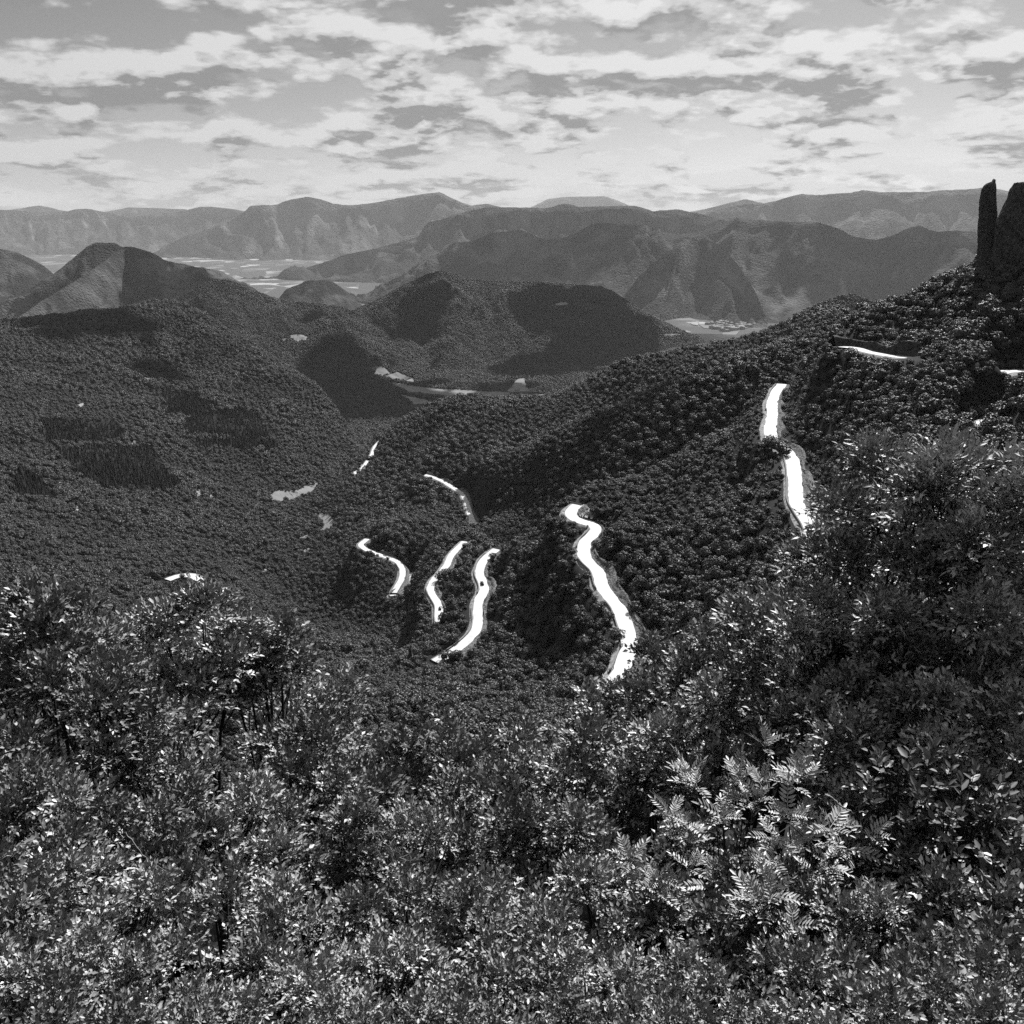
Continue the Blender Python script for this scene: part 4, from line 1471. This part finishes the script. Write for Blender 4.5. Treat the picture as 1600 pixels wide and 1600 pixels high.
# ------------------------------------------------------------------ two cars on the lower roads
def car(loc, heading, paint, label):
    e = empty('car', loc, heading)
    prof = [(-2.1, .35), (-2.15, .75), (-2.0, .95), (-1.2, 1.02), (-.55, 1.42), (.75, 1.45), (1.55, 1.02), (2.0, .92), (2.15, .7), (2.1, .35)]
    V, F = [], []
    for y in (-0.85, -0.72, 0.72, 0.85):
        k = 0.93 if abs(y) > 0.8 else 1.0
        for x, z in prof:
            V.append((x * (0.98 if abs(y) > .8 else 1), y * (0.88 if z > 1.1 else 1), z * k if z > 0.9 else z))
    n = len(prof)
    for s in range(3):
        for i in range(n):
            F.append((s * n + i, s * n + (i + 1) % n, (s + 1) * n + (i + 1) % n, (s + 1) * n + i))
    F += [tuple(range(n))[::-1], tuple(range(3 * n, 4 * n))]
    mesh_obj('body', V, F, paint, e)
    for x in (-1.3, 1.3):
        for y in (-.8, .8):
            a = np.linspace(0, 2 * math.pi, 12, endpoint=False)
            Vw = [(x + .33 * math.cos(t), y + s, .33 + .33 * math.sin(t)) for s in (-.12, .12) for t in a]
            Fw = [(i, (i + 1) % 12, 12 + (i + 1) % 12, 12 + i) for i in range(12)] + [tuple(range(12))[::-1], tuple(range(12, 24))]
            mesh_obj('wheel', Vw, Fw, M['rubber'], e)
    mesh_obj('windscreen', [(.82, -.6, 1.42), (.82, .6, 1.42), (1.52, .66, 1.06), (1.52, -.66, 1.06)], [(0, 3, 2, 1)], M['window'], e)
    mesh_obj('rear_window', [(-.62, -.6, 1.40), (-.62, .6, 1.40), (-1.16, .66, 1.06), (-1.16, -.66, 1.06)], [(0, 1, 2, 3)], M['window'], e)
    tag(e, label, 'car')


def put_car(key, px, py, off, paint, label):
    Q, w = ROADP[key]
    qx, qy, _ = project(Q)
    i = int(np.argmin((qx - px) ** 2 + (qy - py) ** 2))
    t, _ = frame_of(Q)
    p = Q[i] + UPHILL[key][i] * off
    car((p[0], p[1], p[2] + 0.05), math.atan2(t[i, 1], t[i, 0]), paint, label)


put_car('lower', 758, 911, -0.8, M['car_paint'], 'small dark car on the winding road with the parapet')
put_car('hairpin', 685, 952, 0.6, M['car_pale'], 'small grey car on the narrow road left of the parapet road')

# ------------------------------------------------------------------ foreground bushes
def leaf_verts(P, D, Nn, L, W, fold, rich):
    """leaf blades folded along the midrib; P base, D pointing, Nn facing"""
    S = np.cross(Nn, D)
    S /= np.linalg.norm(S, axis=1, keepdims=True) + 1e-9
    Nn = np.cross(D, S)
    L = L[:, None]
    W = W[:, None]
    if rich:
        droop = Nn * (-0.10) * L
        V = np.stack([P, P + D * L * .35 + S * W * .5 + Nn * fold * W, P + D * L * .75 + S * W * .34 + Nn * fold * W * .7 + droop * .6, P + D * L + droop, P + D * L * .75 - S * W * .34 + Nn * fold * W * .7 + droop * .6, P + D * L * .35 - S * W * .5 + Nn * fold * W], 1)
        n = len(P)
        b = np.arange(n)[:, None] * 6
        F = np.concatenate([b + [0, 1, 2, 3], b + [0, 3, 4, 5]])
        return V.reshape(-1, 3), F, 6
    V = np.stack([P, P + D * L * .42 + S * W * .5 + Nn * fold * W, P + D * L, P + D * L * .42 - S * W * .5 + Nn * fold * W], 1)
    n = len(P)
    b = np.arange(n)[:, None] * 4
    return V.reshape(-1, 3), np.concatenate([b + [0, 1, 2], b + [0, 2, 3]]), 4


def unit(v):
    return v / (np.linalg.norm(v, axis=-1, keepdims=True) + 1e-9)


def bush_lobes(rs, R, Hh, n):
    c, rad = [], []
    for i in range(n):
        zz = 0.95 - 1.5 * (i + 0.5) / n + rs.normal() * 0.08
        ph = i * 2.399963 + rs.normal() * 0.4
        q = math.sqrt(max(0.02, 1 - min(zz * zz, 0.98)))
        k = rs.uniform(0.55, 0.86)
        c.append((q * math.cos(ph) * R * k, q * math.sin(ph) * R * k, zz * Hh * k))
        rad.append(rs.uniform(0.16, 0.31) * min(R, Hh))
    return np.array(c), np.array(rad)


def bush_crown(rs, R, Hh, n_leaf, leaf_len, aspect, per, rich, lobes=13, up=0.45, twig=3.2):
    """leaf sprays standing on uneven lobes; returns verts, faces, tone, lobe centres"""
    c, rad = bush_lobes(rs, R, Hh, lobes)
    ns = n_leaf // per
    p = rad ** 2
    li = rs.choice(lobes, ns * 2, p=p / p.sum())
    d = unit(rs.normal(size=(ns * 2, 3)) * [1, 1, 0.7] + [0, 0, 0.7])
    B = c[li] + d * (rad[li] * rs.uniform(0.6, 1.12, ns * 2))[:, None]
    ins = np.zeros(len(B), bool)
    for j in range(lobes):
        ins |= (np.linalg.norm(B - c[j], axis=1) < rad[j] * 0.62) & (li != j)
    k = np.nonzero(~ins)[0][:ns]
    li, d, B = li[k], d[k], B[k]
    ns = len(k)
    T = unit(d + rs.normal(size=d.shape) * 0.45 + [0, 0, up])           # twig directions
    U = unit(np.array([0, 0, 1.0]) + rs.normal(size=(ns, 3)) * 0.4)
    S = unit(np.cross(T, U))
    Nn = np.cross(S, T)
    Nn *= np.sign(Nn[:, 2:3] + 1e-6)
    tl = leaf_len * twig * rs.uniform(0.7, 1.3, ns)
    Ps, Ds, Ns, Ls, Ts = [], [], [], [], []
    tone_s = rs.random(ns)
    for q in range(per):
        f = (q + 0.5) / per
        sg = (1 if q % 2 else -1) * np.ones(ns)
        ang = np.radians(rs.uniform(25, 75, ns)) * (1 - 0.55 * f) * sg
        Ps.append(B + T * (tl * f)[:, None] + rs.normal(size=B.shape) * leaf_len * 0.12)
        D = unit(T * np.cos(ang)[:, None] + S * np.sin(ang)[:, None] + Nn * rs.normal(0.0, 0.35, ns)[:, None])
        Ds.append(D)
        Ns.append(unit(Nn + rs.normal(size=Nn.shape) * 0.34))
        Ls.append(leaf_len * rs.uniform(0.65, 1.25, ns) * (1 - 0.25 * abs(f - .5)))
        Ts.append(np.clip(0.5 * tone_s + 0.6 * rs.random(ns), 0, 1))
    P, D, Nn, L, Tn = map(np.concatenate, (Ps, Ds, Ns, Ls, Ts))
    V, F, kk = leaf_verts(P, D, Nn, L, L * aspect, 0.18, rich)
    return V, F, np.repeat(Tn, kk), c, B, T, tl


def bush_stems(rs, base, c, B, T, tl, thick, n_tw=160):
    parts = []
    nst = min(5, len(c))
    hubs = []
    for i in range(nst):
        a = rs.random() * 6.28
        mid = base * 0.55 + np.array([math.cos(a), math.sin(a), 0]) * 0.25
        top = c[i] * 0.8
        parts.append(tube([base + np.array([math.cos(a), math.sin(a), 0]) * 0.08, mid * .6 + base * .4, mid * .5 + top * .5, top], [thick, thick * .8, thick * .55, thick * .25], 5))
        hubs.append((mid * .5 + top * .5))
    for i in range(len(c)):
        h = hubs[i % nst]
        parts.append(tube([h, (h + c[i]) / 2 + rs.normal(size=3) * 0.06, c[i]], [thick * .4, thick * .28, thick * .12], 4))
    for i in rs.choice(len(B), min(n_tw, len(B)), replace=False):
        j = int(np.argmin(((c - B[i]) ** 2).sum(1)))
        e = B[i] + T[i] * tl[i]
        parts.append(tube([c[j], (c[j] + B[i]) / 2, B[i], e], [thick * .12, thick * .09, thick * .07, thick * .03], 3))
    return join(parts)


def place(px, py, r):
    p = at(px, py, r)
    return p, float(np.linalg.norm(p))


def bush(px, py_top, r, wpx, label, kind='small', seed=0, squash=1.0, dens=1.0, name='bush', group=None):
    top, slant = place(px, py_top, r)
    R = wpx / FPX * slant / 2
    Hh = R * squash
    rs = np.random.default_rng(1000 + seed)
    gz = float(ground_z(top[0], top[1])) - 0.15
    cz = top[2] - Hh * 0.97
    hgt = cz - gz
    e = empty(name, (top[0], top[1], gz))
    spec = {'small': (0.0072, 0.56, 8, False, 'leaf_bush', 2.6), 'long': (0.0088, 0.40, 9, False, 'leaf_long', 2.4), 'fine': (0.0058, 0.60, 9, False, 'leaf_bush', 3.0)}[kind]
    ll = spec[0] * slant
    area = math.pi / 4 * wpx ** 2 * max(squash, 0.8)
    lpx = (spec[0] * FPX) ** 2 * spec[1] * 0.5
    n_leaf = int(min(14000, area / lpx * 4.4 * dens))
    V, F, tone, c, B, T, tl = bush_crown(rs, R, Hh, n_leaf, ll, spec[1], spec[2], spec[3], up=0.3 if kind == 'long' else 0.4, twig=spec[5])
    V = V + [0, 0, hgt]
    cr = mesh_obj('crown', V, F, M[spec[4]], e)
    vattr(cr, 'tone', tone)
    Vs, Fs = bush_stems(rs, np.array([0, 0, -hgt]), c, B, T, tl, 0.035 + 0.012 * R)
    mesh_obj('stem', Vs + [0, 0, hgt], Fs, M['bark'], e)
    tag(e, label, 'bush', group)
    return e


def frond_mesh(seed, length, pairs, mat):
    """a pinnate leaf: paired leaflets on a midrib, 2 quads each"""
    rs = np.random.default_rng(seed)
    P, D, Nn, L = [], [], [], []
    for i in range(pairs):
        f = 0.2 + 0.75 * i / pairs
        for sg in (-1, 1):
            P.append((length * f, 0, -0.18 * length * f * f))
            a = math.radians(58 - 18 * f + rs.normal() * 5)
            D.append((math.cos(a), sg * math.sin(a), 0.22 + rs.normal() * 0.08))
            Nn.append((0.1 * rs.normal(), 0.12 * rs.normal() - sg * 0.15, 1))
            L.append(length * 0.34 * (1 - 0.5 * abs(f - .5)) * rs.uniform(.88, 1.1))
    P.append((length * .95, 0, -.16 * length)); D.append((1, 0, -.2)); Nn.append((0.2, 0, 1)); L.append(length * 0.3)
    L = np.array(L)
    V, F, k = leaf_verts(np.array(P), unit(np.array(D)), unit(np.array(Nn)), L, L * 0.30, 0.16, True)
    xs = np.linspace(0, length * .95, 5)
    Vt, Ft = tube(np.stack([xs, xs * 0, -0.18 * xs * xs / length], -1), [.004, .0035, .003, .002, .0015], 3)
    V2, F2 = join([(V, F), (Vt, Ft)])
    ob = mesh_obj('leaf', V2, F2, mat)
    vattr(ob, 'tone', np.concatenate([np.repeat(rs.random(len(P)), k), np.full(len(Vt), 0.3)]))
    me = ob.data
    bpy.data.objects.remove(ob)
    return me


def basis(x, z):
    x = unit(np.asarray(x, float))
    y = unit(np.cross(z, x))
    z = np.cross(x, y)
    return Matrix(((x[0], y[0], z[0]), (x[1], y[1], z[1]), (x[2], y[2], z[2])))


def leafy_shrub(name, px, py_top, r, wpx, meshes, n_shoot, per, label, seed, squash=1.0, spread=0.5, rise=0.55):
    """a shrub whose large leaves stand as single leaves, in rosettes at the shoot tips"""
    top, slant = place(px, py_top, r)
    R = wpx / FPX * slant / 2
    Hh = R * squash
    rs = np.random.default_rng(seed)
    gz = float(ground_z(top[0], top[1])) - 0.15
    hgt = top[2] - Hh - gz
    e = empty(name, (top[0], top[1], gz))
    parts = []
    base = np.array([0, 0, 0.0])
    for i in range(n_shoot):
        d = unit(rs.normal(size=3) * [1, 1, 0.8] + [0, -0.4, 0.35])
        tip = np.array([0, 0, hgt]) + d * np.array([R, R, Hh]) * rs.uniform(0.55, 0.98)
        mid = np.array([0, 0, hgt]) * .6 + tip * .35 + rs.normal(size=3) * .08
        parts.append(tube([base, np.array([0, 0, hgt * .4]) + rs.normal(size=3) * .05, mid, tip], [.012, .010, .007, .003], 4))
        a0 = rs.random() * 6.28
        ax = unit(tip - mid)
        for q in range(per):
            a = a0 + q * 2.4
            f = q / per
            o = np.array([math.cos(a), math.sin(a), 0])
            dr = unit(o * (1 - rise * f) + ax * (0.25 + 1.1 * f) + [0, 0, 0.15])
            m = meshes[int(rs.integers(0, len(meshes)))]
            ob = bpy.data.objects.new('leaf', m)
            COL.objects.link(ob)
            ob.parent = e
            s = rs.uniform(0.75, 1.2)
            Mx = basis(dr, unit(np.array([0, 0, 1.0]) + rs.normal(size=3) * .25 + ax * 0.3)).to_4x4()
            ob.matrix_local = Matrix.Translation(Vector(tip - ax * 0.12 * (1 - f) * spread)) @ Mx @ Matrix.Scale(s, 4)
    V, F = join(parts)
    mesh_obj('stem', V, F, M['bark_pale'] if name == 'ash_sapling' else M['bark'], e)
    tag(e, label, 'shrub')
    return e


BUSHES = [  # px, top py, range, width px, kind, squash, label
    # back row, against the valley
    (35, 905, 13.0, 200, 'small', 1.3, 'leafy bush at the left edge, its top against the dark left slope'),
    (120, 975, 13.5, 190, 'small', 1.0, 'low leafy bush between the left-edge bush and the tall left bush'),
    (286, 906, 15.0, 265, 'small', 1.15, 'tall open bush with dark stems crowning the left thicket'),
    (405, 965, 15.5, 170, 'small', 1.1, 'leafy shoulder bush right of the tall left bush'),
    (475, 1075, 17.0, 180, 'small', 1.0, 'bush stepping down at the right end of the left thicket'),
    (570, 1160, 20.0, 170, 'fine', 0.8, 'fine-leaved grey bush at the low point of the foreground rim'),
    (685, 1138, 19.0, 200, 'small', 0.9, 'rounded bush over the dark hollow in the middle rim'),
    (785, 1160, 19.0, 190, 'small', 0.8, 'bush in the middle rim right of the rounded bush'),
    (875, 1160, 18.5, 170, 'small', 0.9, 'bush at the foot of the tall right thicket'),
    (965, 1082, 17.0, 160, 'small', 1.1, 'bush on the lower step of the right thicket, below the widest road'),
    (1040, 1008, 16.0, 200, 'small', 1.2, 'bush whose top covers the near end of the widest road'),
    (1140, 985, 15.5, 190, 'small', 1.1, 'bush right of the one covering the widest road'),
    (1212, 925, 14.5, 165, 'long', 1.1, 'long-leaved bush just below the end of the long right road'),
    (1345, 795, 13.5, 175, 'long', 1.4, 'long-leaved bush left of the tallest right bush'),
    (1430, 698, 12.5, 270, 'long', 1.2, 'tallest long-leaved bush with upright leaf tufts on the right'),
    (1556, 672, 12.0, 230, 'long', 1.3, 'tall long-leaved bush at the right edge under the pale road bend'),
    # middle row
    (75, 1065, 11.0, 270, 'small', 1.0, 'dense bright bush low on the left edge'),
    (215, 1130, 11.5, 220, 'small', 0.9, 'bush in front of the dark stems of the tall left bush'),
    (455, 1155, 12.5, 220, 'small', 0.9, 'bush below the right end of the left thicket'),
    (545, 1225, 13.0, 210, 'small', 0.8, 'bush left of the dark hollow'),
    (762, 1215, 13.5, 210, 'small', 0.9, 'bush right of the dark hollow'),
    (850, 1200, 13.0, 200, 'small', 0.9, 'bush between the middle rim and the dark gap by the ash shrubs'),
    (985, 1135, 13.0, 230, 'small', 1.2, 'dark-hearted bush at the left of the right thicket'),
    (1105, 1090, 12.5, 230, 'small', 1.1, 'dark-hearted bush behind the bright ash shrubs'),
    (1250, 985, 12.0, 250, 'small', 1.1, 'broad bush in the shade below the long-leaved bushes'),
    (1370, 920, 11.5, 280, 'long', 1.2, 'long-leaved bush in the heart of the right thicket'),
    (1515, 860, 11.0, 280, 'long', 1.3, 'long-leaved bush low on the right edge'),
    # front row
    (50, 1235, 9.0, 260, 'small', 0.9, 'bright small-leaved bush in the lower left corner'),
    (190, 1262, 9.0, 250, 'small', 0.8, 'tangled bush with dry twigs right of the lower left corner'),
    (335, 1235, 9.5, 250, 'small', 0.9, 'bush in front of the shaded one under the tall left bush'),
    (475, 1268, 9.5, 250, 'fine', 0.8, 'fine-leaved bush left of the pale dry stems'),
    (615, 1290, 9.5, 240, 'fine', 0.8, 'fine-leaved bush behind the pale dry stems'),
    (760, 1300, 9.5, 240, 'small', 0.8, 'bush right of the pale dry stems'),
    (890, 1280, 9.5, 220, 'fine', 0.9, 'fine-leaved bush left of the dark gap by the ash shrubs'),
    (1330, 1075, 10.0, 230, 'small', 1.0, 'shaded bush above the ash shrubs'),
    (1540, 1085, 9.5, 230, 'small', 1.0, 'shaded bush at the right edge above the broad-leaved sapling'),
    (1115, 1300, 9.2, 210, 'small', 0.8, 'bush between the two feathery ash shrubs'),
    (1395, 1265, 8.6, 220, 'small', 0.9, 'bush below the broad-leaved sapling'),
    (1510, 1300, 8.4, 220, 'fine', 0.8, 'fine-leaved bush in the lower right corner'),
    (1595, 1225, 8.8, 200, 'small', 0.9, 'bush at the right edge below the shaded one'),
    (1440, 1010, 10.5, 240, 'small', 1.1, 'darkest bush in the shade of the tall right bushes'),
]
for i, (px, py, r, w, kd, sq, lb) in enumerate(BUSHES):
    bush(px, py, r, w, lb, kd, i, sq)

FROND = [frond_mesh(i, 0.30 - 0.03 * i, 6 + i % 2, M['leaf_ash']) for i in range(3)]
leafy_shrub('ash_shrub', 1165, 1165, 8.6, 250, FROND, 17, 6, 'bright ash shrub with feathery leaves, the larger one low on the right', 1, 1.1)
leafy_shrub('ash_shrub', 1300, 1160, 8.4, 230, FROND, 17, 6, 'bright feathery ash shrub beside the broad-leaved sapling', 2, 1.15)
leafy_shrub('ash_shrub', 1045, 1300, 7.8, 200, FROND, 13, 6, 'small feathery ash shrub beside the dark gap', 3, 1.0)
leafy_shrub('ash_shrub', 1235, 1330, 7.4, 230, FROND, 13, 6, 'feathery ash shrub lowest on the right', 4, 0.9)


def broad_leaf_mesh(seed, length, mat):
    rs = np.random.default_rng(seed)
    L = np.array([length])
    V, F, k = leaf_verts(np.array([[0, 0, 0.0]]), np.array([[1, 0, 0.0]]), np.array([[0, 0, 1.0]]), L, L * 0.48, 0.14, True)
    ob = mesh_obj('leaf', V, F, mat)
    vattr(ob, 'tone', np.repeat(rs.random(1), k))
    me = ob.data
    bpy.data.objects.remove(ob)
    return me


BROAD = [broad_leaf_mesh(i, 0.095 + 0.01 * i, M['leaf_broad']) for i in range(5)]
leafy_shrub('sapling', 1435, 1125, 8.6, 220, BROAD, 36, 8, 'broad-leaved sapling with big dull leaves low on the right', 5, 1.1, spread=1.6)
leafy_shrub('sapling', 1530, 1190, 8.2, 190, BROAD, 32, 8, 'broad-leaved sapling in the lower right corner', 6, 1.1, spread=1.6)


# the rest of the thicket falls away below the viewpoint
def build_near_row():
    protos = []
    rs = np.random.default_rng(44)
    rows = [(1395, 7.2, 165), (1500, 6.0, 190), (1590, 5.2, 210)]
    i = 0
    words = {0: 'upper', 1: 'middle', 2: 'lowest'}
    for ri, (py, r, step) in enumerate(rows):
        for px in np.arange(-40 + ri * 60, 1680, step):
            a = rs.uniform(-18, 18)
            w = step * 1.65
            if i < 4:
                e = bush(px, py + a, r, w, '', 'small', 300 + i, 0.85, dens=0.8)
                protos.append(e)
            else:
                e = copy_tree(protos[int(rs.integers(0, 4))])
                p = at(px, py + a, r)
                e.rotation_euler = (0, 0, rs.random() * 6.28)
                k = rs.uniform(0.85, 1.1) * (r / 7.2)
                zt = max(v[2] for v in [c.bound_box[1] for c in e.children]) if e.children else 1
                e.location = (p[0], p[1], p[2] - zt * k)
                e.scale = (k, k, k)
            tag(e, 'small-leaved bush in the %s row of scrub along the bottom of the view' % words[ri], 'bush', 'scrub along the bottom of the view')
            i += 1


build_near_row()


# ------------------------------------------------------------------ pale dry stems standing in the scrub
def dry_stem(path, r, w, label, forks=2, seed=0):
    rs = np.random.default_rng(seed)
    P = np.array([at(x, y, r) for x, y in path])
    d = np.concatenate([[0], np.cumsum(np.linalg.norm(np.diff(P, axis=0), axis=1))])
    s = np.linspace(0, d[-1], 14)
    Q = np.stack([np.interp(s, d, P[:, k]) for k in range(3)], -1) + rs.normal(size=(14, 3)) * 0.006
    n = len(Q)
    e = empty('dry_stem', tuple(Q[0]))
    V, F = tube(Q - Q[0], np.linspace(w, w * 0.35, n), 6)
    mesh_obj('stalk', V, F, M['bark_pale'], e)
    for f in range(forks):
        i = int(rs.integers(n // 3, n - 2))
        t = unit(Q[i + 1] - Q[i])
        o = unit(t + rs.normal(size=3) * 0.7)
        ln = rs.uniform(0.15, 0.4)
        pts = [Q[i], Q[i] + o * ln * .5 + rs.normal(size=3) * .01, Q[i] + unit(o + t * .4) * ln]
        V, F = tube(np.array(pts) - Q[0], [w * .45, w * .3, w * .12], 5)
        mesh_obj('twig', V, F, M['bark_pale'], e)
    tag(e, label, 'dry stem', 'pale dry stems in the scrub')


dry_stem([(672, 1400), (690, 1345), (708, 1302), (722, 1272), (736, 1255)], 7.8, 0.014, 'longest pale dry stem leaning right at the bottom middle', 3, 1)
dry_stem([(655, 1400), (685, 1330), (697, 1295), (702, 1292)], 7.9, 0.010, 'pale dry stem just left of the longest leaning one', 2, 2)
dry_stem([(588, 1400), (587, 1350), (585, 1310)], 7.9, 0.006, 'thin upright pale dry stem in the bottom middle', 1, 3)
dry_stem([(560, 1312), (580, 1300), (600, 1298), (620, 1297)], 7.8, 0.005, 'thin pale twig arching over the upright dry stem', 1, 4)
dry_stem([(603, 1395), (615, 1360), (625, 1340), (645, 1332)], 7.7, 0.009, 'crooked pale dry stem bending right at the bottom middle', 2, 5)
dry_stem([(255, 1385), (270, 1345), (290, 1312), (305, 1295)], 7.8, 0.008, 'pale dry stem in the tangled bush on the lower left', 3, 6)
dry_stem([(195, 1300), (215, 1325), (235, 1345), (258, 1370)], 7.8, 0.008, 'pale dry stem leaning left in the tangled bush', 3, 7)
dry_stem([(1290, 1240), (1312, 1258), (1335, 1272)], 7.7, 0.013, 'short thick pale stem among the feathery ash leaves', 0, 8)


# ------------------------------------------------------------------ cumulus above the view, whose shade lies on the hills
def cloud(target, size, label, seed, alt=1500.0, turn=0.0):
    rs = np.random.default_rng(seed)
    S = np.array(target, float)
    D = np.array(SUN_DIR)
    C = S + D * ((alt - S[2]) / D[2])
    Vb, Fb = ico(3)
    Vs_, Fs_ = ico(2)
    parts = []
    n = 46
    for i in range(n):
        rim = i >= 16
        o = rs.normal(size=3) * np.array([size[0] * .42, size[1] * .42, size[0] * .06]) * (1.45 if rim else 1.0)
        o = np.clip(o, -np.array([size[0], size[1], size[0]]) * (1.25 if rim else .8), np.array([size[0], size[1], size[0]]) * (1.25 if rim else .8))
        rr = min(size) * (rs.uniform(0.06, 0.16) if rim else rs.uniform(0.28, 0.48))
        Vi, Fi = (Vs_, Fs_) if rim else (Vb, Fb)
        v = Vi * rr * np.array([1, 1, 0.55])
        v *= (1 + 0.22 * fbm(Vi[:, 0] * 3 + i, Vi[:, 1] * 3 + Vi[:, 2] * 2, 4, seed + i))[:, None]
        v[:, 2] = np.maximum(v[:, 2], -rr * 0.16)
        parts.append((v + o + [0, 0, rr * 0.16], Fi))
    V, F = join(parts)
    c_, s_ = math.cos(turn), math.sin(turn)
    V = np.stack([V[:, 0] * c_ - V[:, 1] * s_, V[:, 0] * s_ + V[:, 1] * c_, V[:, 2]], -1)
    ob = mesh_obj('cloud', V + C, F, M['cloud'], smooth=True)
    tag(ob, label, 'cloud', 'clouds over the view')


cloud(at(650, 490, 3800), (170, 360), 'cumulus cloud shading the left of the central hill', 1)
cloud(at(930, 510, 3750), (330, 440), 'cumulus cloud shading the right of the central hill', 2)
cloud(at(110, 515, 1980), (330, 130), 'cumulus cloud shading the top of the left ridge', 3)
cloud(at(290, 440, 4900), (430, 260), 'cumulus cloud shading the twin-topped hill', 4)
cloud(at(565, 625, 2700), (330, 420), 'cumulus cloud shading the side valley', 5)
cloud(at(800, 604, 2950), (170, 110), 'small cumulus cloud shading the farm in the side valley', 10)
cloud(at(985, 683, 765), (150, 34), 'added unseen strip of cloud that darkens the near face of the second spur', 6, turn=math.atan2(-60, 150))  # added out of view, shaped to the gully to deepen the spur's shade
cloud(at(850, 420, 8900), (900, 600), 'added unseen cloud that darkens the left of the mountain chain', 8, alt=5000.0)  # invented blocker, raised out of frame, to darken the chain's left half
cloud(at(1360, 420, 8900), (1000, 500), 'added unseen cloud that darkens the right of the mountain chain', 9, alt=5000.0)  # same for the right half: an unseen blocker put in for its shade
